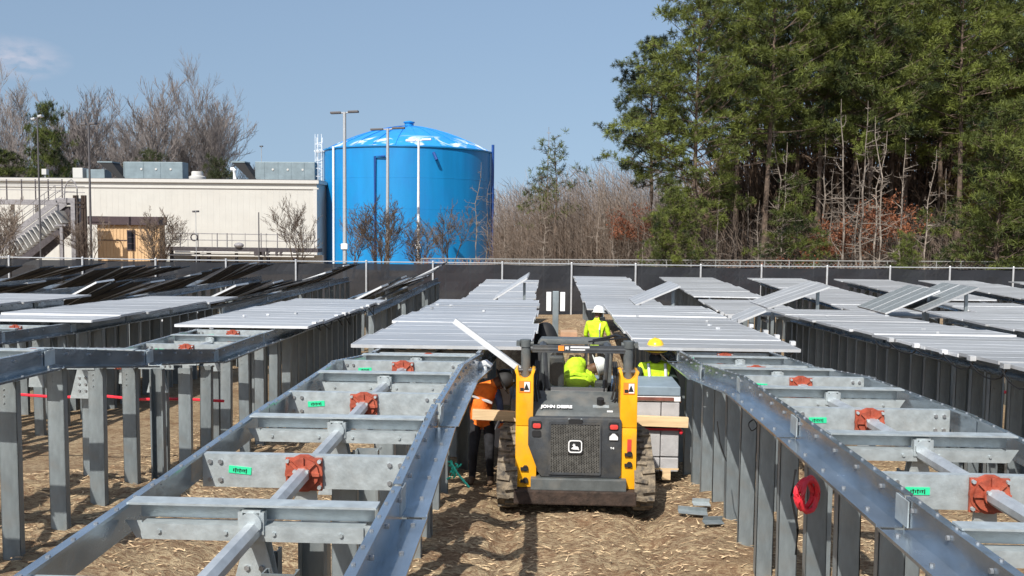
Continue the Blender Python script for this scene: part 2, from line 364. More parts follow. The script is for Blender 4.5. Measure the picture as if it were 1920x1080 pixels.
def ground_near(X, Y):
    z = Gn(X, Y)
    edge = np.clip(np.minimum(np.minimum(X + 7, 7 - X), np.minimum(Y - 0, 19 - Y)) / .8, 0, 1)
    d = .10 * vnoise(X, Y, 1.6, 1) + .09 * vnoise(X, Y * 1.5, 4.5, 2) + .05 * vnoise(X, Y * 1.8, 9, 3)
    # track ruts running across and along the aisle
    rut = -.09 * np.exp(-((X + .48) / .17) ** 2) - .09 * np.exp(-((X - 1.18) / .17) ** 2)
    tread = -.05 * (np.sin(Y * 2 * PI / .16 + 2 * vnoise(X, Y, 2, 9)) > .3) * (np.exp(-((X + .48) / .2) ** 4) + np.exp(-((X - 1.18) / .2) ** 4))
    return z + edge * (d + rut + tread)
near = gridmesh('near_ground', np.arange(-7, 7.01, .07), np.arange(0, 19.01, .07), ground_near, M['ground'])
link('soil', near, kind='structure')
def coarse(X, Y):
    z = Gn(X, Y) + .05 * vnoise(X, Y, .5, 4)
    inside = (X > -6.9) & (X < 6.9) & (Y > .1) & (Y < 18.9)
    return np.where(inside, z - .3, z - .012)
xs = np.concatenate([np.linspace(-900, -80, 12), np.linspace(-70, -7, 64), np.arange(-6, 6.1, 1), np.linspace(7, 70, 64), np.linspace(80, 900, 12)])
ys = np.concatenate([np.linspace(-300, -20, 8), np.arange(-10, 0, 1), np.arange(0, 50, .5), np.linspace(50, 120, 40), np.linspace(140, 1500, 12)])
xs = np.unique(np.concatenate([xs, [-7., 7.]])); ys = np.unique(np.concatenate([ys, [19.]]))
link('ground', gridmesh('ground', xs, ys, coarse, M['ground']), kind='structure')
# straw and bark bits strewn over the soil
n = 17000
u = rng.random((n, 2)); X = -6.8 + u[:, 0] * 13.6; Y = 2.5 + (u[:, 1] ** 1.1) * 16
Z = ground_near(X, Y) + .008
a = rng.random(n) * PI; a = np.where(rng.random(n) < .6, a * .35 - .3, a); ln_ = .015 + .05 * rng.random(n) ** 2; wd = .003 + .009 * rng.random(n)
dx = np.stack([np.cos(a), np.sin(a), (rng.random(n) - .5) * .7], -1) * ln_[:, None]; dy = np.stack([-np.sin(a), np.cos(a), np.zeros(n)], -1) * wd[:, None]
c = np.stack([X, Y, Z + .01], -1); up = np.array([0, 0, .006])
V = np.stack([c - dx - dy, c - dx + dy, c + dx, c + up - dx * .2], 1).reshape(-1, 3)
F = (np.arange(n) * 4)[:, None]; F = np.concatenate([F + [0, 1, 3], F + [1, 2, 3], F + [2, 0, 3]], 0)
me = bpy.data.meshes.new('straw'); me.from_pydata(V.tolist(), [], F.tolist()); me.materials.append(M['straw'])
o = link('straw_litter', me, kind='stuff'); tag(o, 'loose straw and bark bits strewn over the brown soil of the aisle', 'straw')

# ---------------------------------------------------------------- rack parts (shared meshes)
random.seed(3)
def cpost():
    m = MB(); w, d, t = .17, .075, .008
    m.bx(-w / 2, w / 2, 0, t, -2.6, 0); m.bx(-w / 2, -w / 2 + t, -.0, d, -2.6, -.001); m.bx(w / 2 - t, w / 2, 0, d, -2.6, -.001)
    m.bx(-w / 2, -w / 2 + .02, d, d + t, -2.6, -.002); m.bx(w / 2 - .02, w / 2, d, d + t, -2.6, -.002)
    for z in (-.07, -.13, -.20): m.tube([(-.03, -.008, z), (-.03, 0.002, z)], .010, 6)
    return m.mesh('post', M['galv_post'])
POST = cpost()
def bearing_mesh():
    m = MB()
    m.prism([(.105 * math.cos(q) , .105 * math.sin(q)) for q in [2 * PI * k / 14 for k in range(14)]], 'y', -.05, .0)
    m.prism([(.125 * math.cos(q), .125 * math.sin(q)) for q in [2 * PI * k / 14 for k in range(14)]], 'y', -.028, -.006)
    m.prism([(.06 * math.cos(q), .06 * math.sin(q)) for q in [2 * PI * k / 10 for k in range(10)]], 'y', -.085, -.05)
    m.bx(-.12, .12, -.022, -.002, -.115, .10)
    for k in range(5):
        q = PI * (k / 4); m.box((.085 * math.cos(q), -.058, .085 * math.sin(q)), (.055, .016, .02), Matrix.Rotation(-q, 3, 'Y'))
    return m.mesh('bearing', M['bearing'], smooth=True)
BEAR = bearing_mesh()
def bolts(pts, r=.014, l=.014):
    m = MB()
    for x, y, z in pts: m.tube([(x, y - l, z), (x, y + .002, z)], r, 6)
    return m
BEARBOLT = bolts([(.105 * a, -.024, .09 * b) for a in (-1, 1) for b in (-1, .9)] + [(0.04, -.088, 0.03), (-.04, -.088, .03)], .013, .02).mesh('bolt', M['galv'])
def beam_mesh(hw):
    m = MB(); m.bx(-hw, hw, 0, .006, -.22, 0); m.bx(-hw, hw, .006, .06, -.006, 0); m.bx(-hw, hw, .006, .06, -.22, -.214)
    return m.mesh('cross_beam', M['galv'])
HW = .70
BEAM = beam_mesh(HW - .02)
BEAMBOLT = bolts([(sx * x, 0, z) for sx in (-1, 1) for x in (.56, .63) for z in (-.05, -.17)], .016, .014).mesh('bolt', M['bolt'])
def plate_mesh():
    m = MB(); m.prism([(-.07, -.24), (.07, -.24), (.085, -.45), (-.085, -.45)], 'y', .02, .03); return m.mesh('hanger_plate', M['galv'])
HANG = plate_mesh()
def tagmesh():
    m = MB(); m.bx(-.075, .075, -.005, -.0005, -.024, .024); return m.mesh('green_tag', M['green'])
TAGM = tagmesh()
def scribble():
    m = MB(); random.seed(8)
    for k in range(7):
        x = -.042 + k * .014; h = random.uniform(.008, .016); m.bx(x - .003, x + .003, -.0085, -.0055, -h, h * .8)
        if k % 2: m.bx(x - .007, x + .007, -.008, -.006, h * .3, h * .3 + .005)
    return m.mesh('marker_scribble', M['black'])
SCR = scribble()
def purlin_mesh():
    m = MB(); w = HW - .06
    m.bx(-w - .03, w + .03, -.085, .03, -.012, 0)                    # top flange over
    m.bx(-w, w, .022, .03, -.11, -.012)                  # web
    return m.mesh('purlin', M['galv'])
PUR = purlin_mesh()
def lower_mesh():
    m = MB(); w = HW - .10
    m.bx(-w, w, -.075, -.068, -.20, -.115); m.bx(-w, w, -.068, .02, -.122, -.115); m.bx(-w, w, -.068, .02, -.2, -.193)
    for s in (-1, 1): m.prism([(s * w, -.105), (s * (w + .09), -.105), (s * (w + .03), -.2), (s * w, -.2)], 'y', -.062, -.055)
    return m.mesh('lower_channel', M['galv'])
LOW = lower_mesh()
LOWB = bolts([(x, -.075, -.155) for x in (-.5, -.14, .12, .48)], .012, .012).mesh('bolt', M['galv'])
def saddle_mesh():
    m = MB(); m.tube([(0, -.10, -.10), (0, -.02, -.10)], .062, 12); m.bx(-.07, -.045, -.085, -.03, -.16, -.04); m.bx(.045, .07, -.085, -.03, -.16, -.04)
    m.bx(-.05, .05, -.08, -.035, -.045, -.03)
    m.prism([(-.05, -.20), (.05, -.20), (.16, -.62), (-.16, -.62)], 'y', -.03, -.02)
    m.prism([(-.05, -.16), (.05, -.16), (.14, -.62), (-.14, -.62)], 'y', .05, .058)
    return m.mesh('saddle', M['galv'])
SAD = saddle_mesh()
SADB = bolts([(sx * .04, -.03, z) for sx in (-1, 1) for z in (-.36, -.44, -.52)], .015, .014).mesh('bolt', M['bolt'])
PW, PD = 2.46, 1.12
def panel_mesh(matn='panel', w=PW):
    m = MB(); m.bx(-w / 2, w / 2, -PD / 2, PD / 2, 0, .012, 0); 
    # ribs across the sheet
    for y in (0,): m.bx(-w / 2 + .02, w / 2 - .02, y - .005, y + .005, .012, .015, 3)
    m.bx(-w / 2 - .004, w / 2 + .004, -PD / 2 - .014, -PD / 2, -.030, .015, 1); m.bx(-w / 2 - .004, w / 2 + .004, PD / 2, PD / 2 + .014, -.030, .013, 1)
    m.bx(-w / 2 - .014, -w / 2, -PD / 2, PD / 2, -.028, .018, 1); m.bx(w / 2, w / 2 + .014, -PD / 2, PD / 2, -.028, .018, 1)
    m.bx(-w / 2 + .002, w / 2 - .002, -PD / 2 + .002, PD / 2 - .002, -.012, -.001, 2)
    return m.mesh('panel', [M[matn], M['panel_edge'], M['panel_under'], M['panel_line']])
PAN = panel_mesh(); PANS = panel_mesh('speckle')
def dark_panel():
    m = PAN.copy(); m.materials[1] = M['panel_frame_dark']; return m
M['panel_frame_dark'] = mat('black_panel_frame', (.05, .052, .058), .45, .2, .2)
PANB = dark_panel()
CLIP = MB().bx(-.04, .04, -.05, .05, -.03, .035).mesh('clamp', M['panel_edge'])

def rail_piece(y0, z0, x0, y1, z1, x1, side, parent, k):
    """Z section: top flange inward, web, wide bottom flange outward"""
    h = .20; t = .006; fl = .052; bf = .15
    s = side
    prof = [(0, 0), (-s * fl, 0), (-s * fl, -.018), (-s * (fl - t), -.018), (-s * (fl - t), -t), (-s * t, -t), (-s * t, -h), (s * bf, -h), (s * bf, -h + .02), (s * (bf - t), -h + .02), (s * (bf - t), -h + t), (0, -h + t)]
    if s < 0: prof = prof[::-1]
    v = [(x0 + p[0], y0, z0 + p[1]) for p in prof] + [(x1 + p[0], y1, z1 + p[1]) for p in prof]
    n = len(prof); m = MB(); m.add(v, [(i, (i + 1) % n, (i + 1) % n + n, i + n) for i in range(n)])
    m.add(v[:n], [(5, 6, 0), (0, 6, 11), (0, 1, 2, 3, 4), (0, 4, 5), (11, 6, 7, 8, 9, 10)])
    m.add(v[n:], [(5, 6, 0), (0, 6, 11), (0, 1, 2, 3, 4), (0, 4, 5), (11, 6, 7, 8, 9, 10)])
    r = m.build('rail', M['rail'], parent)
    b = MB(); q = 10
    for i in range(q):
        a = (i + .5) / q; y = y0 + (y1 - y0) * a; z = z0 + (z1 - z0) * a; x = x0 + (x1 - x0) * a
        b.tube([(x - s * .035, y, z - .002), (x - s * .035, y, z + .008)], .011, 6)
        if i % 2: b.tube([(x + s * .001, y, z - .05), (x + s * .016, y, z - .05)], .014, 6); b.tube([(x + s * .08, y, z - h + .004), (x + s * .08, y, z - h + .018)], .014, 6)
    b.build('bolt', M['bolt'], r)
    # splice plate
    sp = MB(); sp.bx(min(x0 + s * .002, x0 + s * .01), max(x0 + s * .002, x0 + s * .01), y0 - .09, y0 + .09, z0 - .17, z0 - .02); sp.build('splice_plate', M['galv'], r)
    return r

def rack(name, label, group, xc, zp, y0, y1, panel_from, bare=True, tilt=0, px_off=0, seed=0, panel_gaps=(), skip_posts=None, bays0=None, hw=.72, inset=(0, 0), noposts=False, xcf=None):
    rnd = random.Random(seed)
    xcf = xcf or (lambda y: xc)
    t = thing(name, label, 'solar rack', (xcf(y0), y0, G(xc, y0)), 0, group)
    org = Vector(t.location)
    def loc(x, y, z): return Vector((x, y, z)) - org
    z = lambda y: interp(zp, y)
    # rails, in pieces with slightly misaligned joints
    PL = 2.27 if bare else 4.3
    for side in (-1, 1):
        y = y0
        while y < y1 - .3:
            e = min(y + PL, y1); jx = rnd.uniform(-.02, .02); jz = rnd.uniform(-.018, .018); jx2 = rnd.uniform(-.02, .02); jz2 = rnd.uniform(-.012, .012)
            a = loc(xcf(y) + side * hw + jx, y + .012, z(y) + jz); b = loc(xcf(e) + side * hw + jx2, e - .012, z(e) + jz2)
            rail_piece(a.y, a.z, a.x, b.y, b.z, b.x, side, t, 0); y = e
        # posts
        if inset[(side + 1) // 2] is None: continue
        ins = inset[(side + 1) // 2]
        yy = y0 + .25 + (.2 if side > 0 else 0); k = 0
        while yy < y1:
            if not (skip_posts and skip_posts(side, yy)):
                p = link('post', POST, t, loc(xcf(yy) + side * (hw + .015 - ins) + rnd.uniform(-.01, .01), yy, z(yy) - .215 + rnd.uniform(-.01, .0)), (rnd.uniform(-.012, .012), rnd.uniform(-.012, .012), rnd.uniform(-.10, .10) + (PI if k % 2 and rnd.random() < .3 else 0)))
            yy += (.82 if yy < panel_from else .55) if bare else 1.0; k += 1  # tighter spacing under panels, added to block more light
    # centre row of inner posts, added as occluders to darken under the panels
    yy = panel_from + .5
    while yy < y1 and y0 < 25:
        link('post', POST, t, loc(xcf(yy) + rnd.uniform(-.02, .02), yy, z(yy) - .3), (0, 0, rnd.uniform(-.1, .1))); yy += .95
    # torque tube
    pts = []; y = y0
    while y < y1: pts.append(loc(xcf(y), y, z(y) - .13)); y += 1.05
    pts.append(loc(xcf(y1), y1, z(y1) - .13))
    MB().tube(pts, .052, 8).build('torque_tube', M['tube'], t, smooth=True)
    # bays
    ybare = panel_from if bare else y0
    y = bays0 if bays0 is not None else y0 + 1
    k = 0
    while y < min(y1, (panel_from + 1.5 if bare else y1)):
        x = xcf(y)
        if y > y0 + .1:
            if k % 2 == 0:       # purlin with saddle
                p = link('purlin', PUR, t, loc(x, y, z(y) + .015)); 
                q = link('lower_channel', LOW, t, loc(x, y, z(y) + .015)); link('bolt', LOWB, q)
                s = link('saddle', SAD, t, loc(x, y, z(y) + .015)); link('bolt', SADB, s)
                link('center_post', POST, t, loc(x, y + .10, z(y) - .30), (0, 0, rnd.uniform(-.05, .05)))
            else:
                bmo = link('cross_beam', BEAM, t, loc(x, y, z(y) - .02)); link('bolt', BEAMBOLT, bmo)
                be = link('bearing', BEAR, t, loc(x, y - .004, z(y) - .13)); link('bolt', BEARBOLT, be)
                link('hanger_plate', HANG, t, loc(x, y, z(y) - .0))
                g = link('green_tag', TAGM, t, loc(x - .43, y, z(y) - .125), (0, R(rnd.uniform(-5, 5)), 0)); link('marker_scribble', SCR, g)
        y += 1.06; k += 1
    # panels
    if panel_from is not None:
        y = panel_from + PD / 2; i = 0
        while y < y1 + .3:
            if not any(a < y < b for a, b in panel_gaps):
                sl = math.atan2(z(y + .5) - z(y - .5), 1.0)
                tl = tilt(y) if callable(tilt) else tilt
                zz = z(y) + .05 + (math.sin(tl) * .15)
                link('panel', PANB if (tl != 0 and i % 3) else PAN, t, loc(xcf(y) + px_off + rnd.uniform(-.05, .05), y, zz + rnd.uniform(-.012, .018)), (sl + rnd.uniform(-.006, .02), -tl + rnd.uniform(-.006, .006), rnd.uniform(-.006, .006)))
                if tl != 0 and i % 3 == 0: C.objects[-1].scale = (1, 1, 1.2)
            y += PD + .036; i += 1
    return t

NEARG = 'long metal racks set in parallel rows'
L1z = [(0, 1.99), (5, 1.99), (8, 2.02), (10, 1.99), (12.2, 1.77), (16, 1.72), (22.5, 1.54)]
L1x = lambda y: interp([(0, -1.46), (4, -1.55), (8, -1.63), (12.2, -1.62), (13, -1.58), (23, -1.6)], y)
rackL1 = rack('solar_rack', 'long galvanised rack left of the loader, bare frames in front and pale panels behind', NEARG, -1.6, L1z, .6, 22.3, 12.35, True, 0, .12, 1, bays0=.51, xcf=L1x, inset=(None, .5),
     skip_posts=lambda s, y: s > 0 and 12.0 < y < 13.9)
R1z = [(0, 2.02), (7.7, 1.99), (9.8, 1.92), (11.9, 1.71), (14, 1.58), (23.3, 1.42)]
rackR1 = rack('solar_rack', 'long galvanised rack right of the loader with a red cable coil on a post', NEARG, 2.74, R1z, .6, 23.2, 14.1, True, 0, -.13, 2, bays0=.37, inset=(.2, None))
L2z = [(0, 2.28), (5, 2.28), (9.1, 2.2), (12.9, 1.60), (16.3, 1.56), (24.3, 1.38)]
rackL2 = rack('solar_rack', 'second galvanised rack left of the aisle with a sagging rail near the red cable', NEARG, -5.72, L2z, 2, 24.2, 16.4, True, 0, .05, 3, bays0=2.4, inset=(None, .06))
L3z = [(0, 1.95), (9, 1.85), (16.8, 1.55), (24.5, 1.36)]
rackL3 = rack('solar_rack', 'third galvanised rack left of the aisle, flat pale panels ending before the dark fabric', NEARG, -9.9, L3z, 8, 24.3, 16.9, True, 0, 0, 4, bays0=9)
rackL4 = rack('solar_rack', 'fourth rack left of the aisle, only its far panels showing at the left edge', NEARG, -14.1, L3z, 14, 24.5, 17, True, 0, 0, 5, bays0=14.3)
R2z = [(0, 1.88), (11, 1.78), (16, 1.58), (24, 1.28)]
rackR2 = rack('solar_rack', 'second rack right of the aisle, fully covered with long grey panels', NEARG, 7.0, R2z, 8.2, 23.9, 8.3, True, 0, 0, 6, bays0=30)
R3z = [(0, 1.6), (11, 1.5), (19, 1.33), (24.3, 1.27)]
rackR3 = rack('solar_rack', 'third rack right of the aisle, its panels starting behind the speckled tilted sheet', NEARG, 11.2, R3z, 14, 24.2, 14.1, True, 0, 0, 7, bays0=30)

# far racks
FARG = 'far racks before the black screened fence'
FL = [(26, .83), (35, .86), (43, .83)]; FR = [(26, .86), (35, .98), (43, 1.06)]
words = ['first', 'second', 'third', 'fourth', 'fifth', 'sixth']
for i, xc in enumerate([-1.75, -6.0, -10.3, -14.5, -18.7, -22.9]):
    tl = 0 if i == 0 else (lambda y, i=i: R([0, 24, 20, 24, 20, 22][i] + 6 * math.sin(y * .45 + i)))
    gaps = ((26.8, 29.3),) if i == 0 else ((30.4, 31.6), (36.5, 37.8)) if i % 2 else ((33.0, 34.4),)
    y0 = 27.2 if i == 0 else 26.2
    lab = 'far rack just left of the aisle end with flat pale panels' if i == 0 else '%s far rack left of the aisle, dark panels tilted up to the right' % words[i]
    rack('solar_rack', lab, FARG, xc, FL if i == 0 else [(26, 1.0), (43, .95)], y0, 43, y0 + .1, False, tl, 0, 20 + i, panel_gaps=gaps, bays0=60)
for i, xc in enumerate([2.4, 6.45, 10.6, 14.6, 18.5, 22.6]):
    rack('solar_rack', '%s far rack right of the aisle end with flat light panels' % words[i], FARG, xc, FR, 27 if i else 28, 43, (27 if i else 28) + .1, False, 0, 0, 30 + i, panel_gaps=((32.2, 33.2),) if i % 2 else (), bays0=60)

# drooping cables and clamps along the edges of the covered racks
for rk, xe, ya, yb, zp_, sd_ in ((rackR2, 5.72, 9.5, 16, R2z, 31), (rackL2, -4.42, 17, 23, L2z, 32), (rackR1, 4.02, 15, 22, R1z, 33)):
    rc = random.Random(sd_); yy = ya
    while yy < yb:
        L_ = rc.uniform(.5, 1.1); dz = rc.uniform(.08, .25); o_ = Vector(rk.location); z0 = interp(zp_, yy) - .0
        MB().tube([Vector((xe + .05 * math.sin(q * 5), yy + L_ * q, z0 - dz * math.sin(PI * q))) - o_ for q in [k / 8 for k in range(9)]], .011, 4).build('cable', M['blackpipe'], rk)
        link('clamp', CLIP, rk, Vector((xe - .02, yy, z0 + .05)) - o_); yy += L_ * rc.uniform(.9, 1.3)
for rk, xs_, zp_ in ((rackL1, (-2.6, -.6), L1z), (rackR1, (1.7, 3.6), R1z), (rackL2, (-6.6, -4.9), L2z), (rackR2, (6.2, 8.0), R2z)):
    rc = random.Random(int(xs_[0] * 10)); o_ = Vector(rk.location)
    for k in range(4):
        yy = rc.uniform(15, 22); c_ = link('clamp', CLIP, rk, Vector((rc.uniform(*xs_), yy, interp(zp_, yy) + .09)) - o_, (0, 0, rc.uniform(0, 3))); c_.scale = (.6, .6, .5)

# loose tilted panels at the rack ends
def loose(A, B, Y, label, depth=2.3, me=PAN, n=2, pitch=0):
    """panels whose front edge runs from photo point A to B"""
    a = P(A[0], A[1], Y); b = P(B[0], B[1], Y)
    d = b - a; ang = math.atan2(d.z, d.x)
    t = thing('tilted_panel_set', label, 'panel', (a + b) / 2, 0, 'loose panels propped at the ends of the racks')
    sx = d.length / PW
    for k in range(n):
        p = link('panel', me, t, (0, PD / 2 + k * (PD + .03), k * pitch), (random.uniform(-.01, .01), -ang, 0)); p.scale = (sx, 1, 1)
    # prop legs
    m = MB(); 
    for s in (-.35, .35):
        m.bx(s * d.length - .04, s * d.length + .04, .3, .36, -1.9, s * d.length * math.sin(ang) - .05)
    m.build('prop_leg', M['galv_post'], t)
loose((925, 562), (988, 522), 27.0, 'tilted panel sticking up between the left covered rack and the far one', n=3)
loose((1192, 572), (1275, 537), 25.5, 'short tilted panel rising right behind the panels right of the loader')
loose((1378, 607), (1436, 583), 21.0, 'small tilted panel low in the gap beside the grey covered rack', n=1)
loose((1440, 578), (1555, 538), 25.0, 'large pale tilted panel at the end of the grey covered rack', n=2)
loose((1730, 584), (1835, 540), 24.9, 'speckled grey sheet propped up behind the covered racks', me=PANS, n=2)
loose((1660, 588), (1762, 545), 25.4, 'second speckled sheet, left of the steeper one behind the covered racks', me=PANS, n=2)

# ---------------------------------------------------------------- screened fence
posts_px = [-260, -121, 17, 155, 292, 424, 555, 687, 812, 942, 1072, 1192, 1314, 1428, 1551, 1669, 1781, 1900, 2012, 2120]
def fy(px): return interp([(-300, 44.5), (0, 45), (1000, 47), (1920, 52), (2200, 54)], px)
def ftop(px): return interp([(-300, 479), (0, 482), (300, 487), (600, 490), (1000, 494), (1400, 499), (1920, 503), (2200, 505)], px)
fpts = [P(px, ftop(px), fy(px)) for px in posts_px]
fence = thing('screened_fence', 'long chain fence covered with black screen mesh behind all the racks', 'fence', (0, 47, -1.15))
fo = Vector(fence.location)
for i, p in enumerate(fpts):
    m = MB(); q = p - fo; m.tube([(q.x, q.y - .03, -.3), (q.x, q.y - .03, q.z + .03)], .05, 8); m.ell((q.x, q.y - .03, q.z + .05), (.06, .06, .05), n=8, k=4); m.build('post', M['fence_post'], fence, smooth=True)
    if i:
        a = fpts[i - 1] - fo; b = q
        MB().tube([(a.x, a.y, a.z), (b.x, b.y, b.z)], .028, 6).build('top_rail', M['lamp_pole'], fence)
        nx = 10; nz = 6; vs = []; fs = []
        for jz in range(nz + 1):
            for jx in range(nx + 1):
                u_ = jx / nx; v_ = jz / nz
                sag = .05 * math.sin(PI * u_) * v_
                wob = .05 * math.sin(u_ * 9 + i * 2) * math.sin(v_ * 7 + i) 
                vs.append((a.x + (b.x - a.x) * u_, a.y + (b.y - a.y) * u_ + .05 + wob, (a.z + (b.z - a.z) * u_ - .06 - sag) * v_ + (-.1) * (1 - v_)))
        for jz in range(nz):
            for jx in range(nx):
                k = jz * (nx + 1) + jx; fs.append((k, k + 1, k + nx + 2, k + nx + 1))
        MB().add(vs, fs).build('screen_panel', M['screen'], fence)
# second plain fence beyond
f2 = thing('plain_fence', 'plain grey chain fence running in front of the woods beyond the screened fence', 'fence', (0, 56, -1.2)); f0 = Vector(f2.location)
pp = [P(px, interp([(700, 484), (1100, 487), (1520, 489), (2100, 492)], px), 57) - f0 for px in range(790, 2100, 46)]
MB().tube([tuple(p) for p in pp], .035, 5).build('top_rail', M['rail_dull'], f2)
MB().tube([(p.x, p.y, p.z - .35) for p in pp], .02, 4).build('mid_rail', M['rail_dull'], f2)
for p in pp: MB().tube([(p.x, p.y, 0), (p.x, p.y, p.z + .04)], .035, 5).build('post', M['rail_dull'], f2)
w_ = MB()
x = pp[0].x
while x < pp[-1].x:
    for s in (-1, 1):
        w_.tube([(x, 1, pp[0].z), (x + s * 1.2, 1, pp[0].z - 1.2)], .008, 3, False)
    x += .25
w_.build('wire_mesh', M['rail_dull'], f2, kind='stuff')

# ---------------------------------------------------------------- compact track loader
LY = 10.9; LX = .35
ld = thing('compact_track_loader', 'yellow and dark grey compact track loader seen from behind in the aisle', 'loader', (LX, LY, -.0))
def lx(px): return (px - 1085) / 156.4
def lz(py): return (968 - py) / 156.4
def lzd(py, dy): return 3.5 - (py - 423) * (10.9 + dy) / 1705
# arms: rear uprights with scooped tops
for s in (-1, 1):
    xo, xi = (lx(970), lx(1003)) if s < 0 else (lx(1199), lx(1167))
    x0, x1 = min(xo, xi), max(xo, xi); cx = (x0 + x1) / 2
    m = MB()
    n = 8; top = lz(702); sc_ = [(cx + .075 * math.cos(PI + PI * k / n), top + .02 + .075 * math.sin(PI + PI * k / n)) for k in range(n + 1)]
    prof = [(x0, lz(800)), (x0 + (-.0), top - .01), (x0 - .02, top + .05), (x0 + .015, top + .07)] + sc_ + [(x1 - .015, top + .07), (x1 + .02, top + .05), (x1, top - .01), (x1, lz(800))]
    m.prism(prof[::-1], 'y', -.02, .30)
    inx = -s * .045
    prof = [(x0 + (inx if inx < 0 else 0), lz(918)), (x0 + (inx if inx < 0 else 0), lz(822)), (x0, lz(801)), (x1, lz(801)), (x1 + (inx if inx > 0 else 0), lz(822)), (x1 + (inx if inx > 0 else 0), lz(918))]
    m.prism(prof[::-1], 'y', -.02, .18)
    arm = m.build('lift_arm', M['yellow'], ld, bevel=.008, smooth=True)
    # forward boom
    b = MB(); b.prism([(.15, top - .02), (.9, top - .05), (2.0, 1.25), (2.65, .55), (2.75, .2), (2.55, .2), (2.45, .55), (1.9, 1.0), (.9, top - .33), (.15, top - .42)], 'x', cx - .06, cx + .06)
    b.build('boom', M['yellow'], ld, bevel=.008, smooth=True)
    # cut-outs, decals
    d = MB(); d.bx(cx - .068, cx + .068, -.027, -.021, lz(736), lz(714)); sg = d.build('warning_decal', M['orange'], arm)
    d = MB(); d.bx(cx - .005, cx + .060, -.031, -.028, lz(734), lz(716)); d.build('white_field', M['white'], sg)
    d = MB(); d.prism([(cx - .01, lz(731)), (cx + .055, lz(731)), (cx + .022, lz(718))], 'y', -.035, -.032); d.bx(cx - .055, cx - .01, -.031, -.028, lz(733), lz(727)); d.build('warning_triangle', M['black'], sg)
    d = MB(); zc = [.55, .40] if s < 0 else [.75, .62]
    for z in zc: d.tube([(cx + .02, -.045, z), (cx + .02, -.0, z + .01)], .035, 8); d.bx(cx - .04, cx + .05, -.05, -.02, z - .02, z + .015)
    d.build('hose_bracket', M['blackm'], arm)
    if s > 0: MB().bx(cx - .01, cx + .04, -.028, -.021, lz(848), lz(822)).build('red_decal', M['redlens'], arm)
    # pin
    p = MB(); p.tube([(cx - .13, .12, top + .03), (cx + .13, .12, top + .03)], .03, 10); p.build('pivot_pin', M['dark'], arm, smooth=True)
    # lift cylinder standing in the scoop
    t = MB(); t.tube([(cx - s * .005, .14, top - .05), (cx - s * .005, .14, lz(640))], .058, 14); t.tube([(cx - .0, .14, lz(652)), (cx, .14, lz(640) + .01)], .07, 14); t.tube([(cx - .09, .14, lz(646)), (cx + .10, .14, lz(646))], .032, 10); t.bx(cx + s * .07, cx + s * .11, .08, .2, lz(650), lz(641))
    t.build('lift_cylinder', M['hood'], ld, smooth=True)
    # ROPS side posts and hoses
    q = MB(); q.tube([(s * .44, .75, .95), (s * .44, .72, 1.93), (s * .42, .9, 1.93), (s * .42, 2.1, 1.84), (s * .42, 2.25, 1.75), (s * .46, 2.35, .8)], .05, 6)
    q.tube([(s * .36, .6, 1.35), (s * .40, .62, 1.93)], .028, 6); q.bx(s * .42 - .02, s * .42 + .02, .8, 2.2, 1.2, 1.28); q.build('cab_post', M['dark'], ld)
    hs = MB()
    for k in range(3): hs.tube([(s * (.50 - .03 * k), .3, 1.15 + .1 * k), (s * (.54 - .03 * k), .34, 1.5), (s * (.50 - .02 * k), .45, 1.8), (s * .48, .6, 1.62)], .013, 6)
    hs.build('hydraulic_hose', M['blackpipe'], ld, smooth=True)
    side = MB()   # side mesh of the cab
    for k in range(9): side.bx(s * .43 - .006, s * .43 + .006, .85 + k * .15, .87 + k * .15, 1.25, 1.86)
    for k in range(4): side.bx(s * .43 - .006, s * .43 + .006, .8, 2.1, 1.35 + k * .15, 1.365 + k * .15)
    side.build('side_screen', M['dark'], ld)
# cross bar and roof
m = MB(); m.tube([(lx(997), .14, lz(656)), (lx(1180), .14, lz(656))], .045, 12); m.bx(lx(1000), lx(1175), .10, .145, lz(662), lz(648)); cb = m.build('cross_bar', M['dark'], ld, smooth=True)
MB().bx(lx(1049), lx(1060), .092, .099, lz(658), lz(648.5)).build('decal_orange', M['orange'], cb)
MB().prism([(lx(1062), lz(650)), (lx(1069), lz(650)), (lx(1068), lz(657)), (lx(1065), lz(654)), (lx(1063), lz(657))][::-1], 'y', .092, .099).build('decal_mark', M['white'], cb)
m = MB(); m.bx(lx(1072), lx(1108), .092, .099, lz(652.5), lz(649.5)); m.bx(lx(1072), lx(1100), .092, .099, lz(657), lz(655)); m.build('decal_lines', M['white'], cb)
m = MB(); m.prism([(-.50, 1.905), (.50, 1.905), (.45, 1.975), (-.45, 1.975)][::-1], 'y', 1.28, 2.35); m.v = [(v[0], v[1], v[2] - .09 * (v[1] - 1.28)) for v in m.v]; m.build('roof', M['hood'], ld, bevel=.01, smooth=True)
m = MB(); m.tube([(.22, .6, 2.00), (.22, .6, 2.05), (.34, .7, 2.06), (.5, .62, 2.12), (.56, .4, 2.12)], .018, 6); m.tube([(.16, .62, 2.03), (.62, .3, 2.13)], .012, 5); m.build('roof_cable', M['blackpipe'], ld)
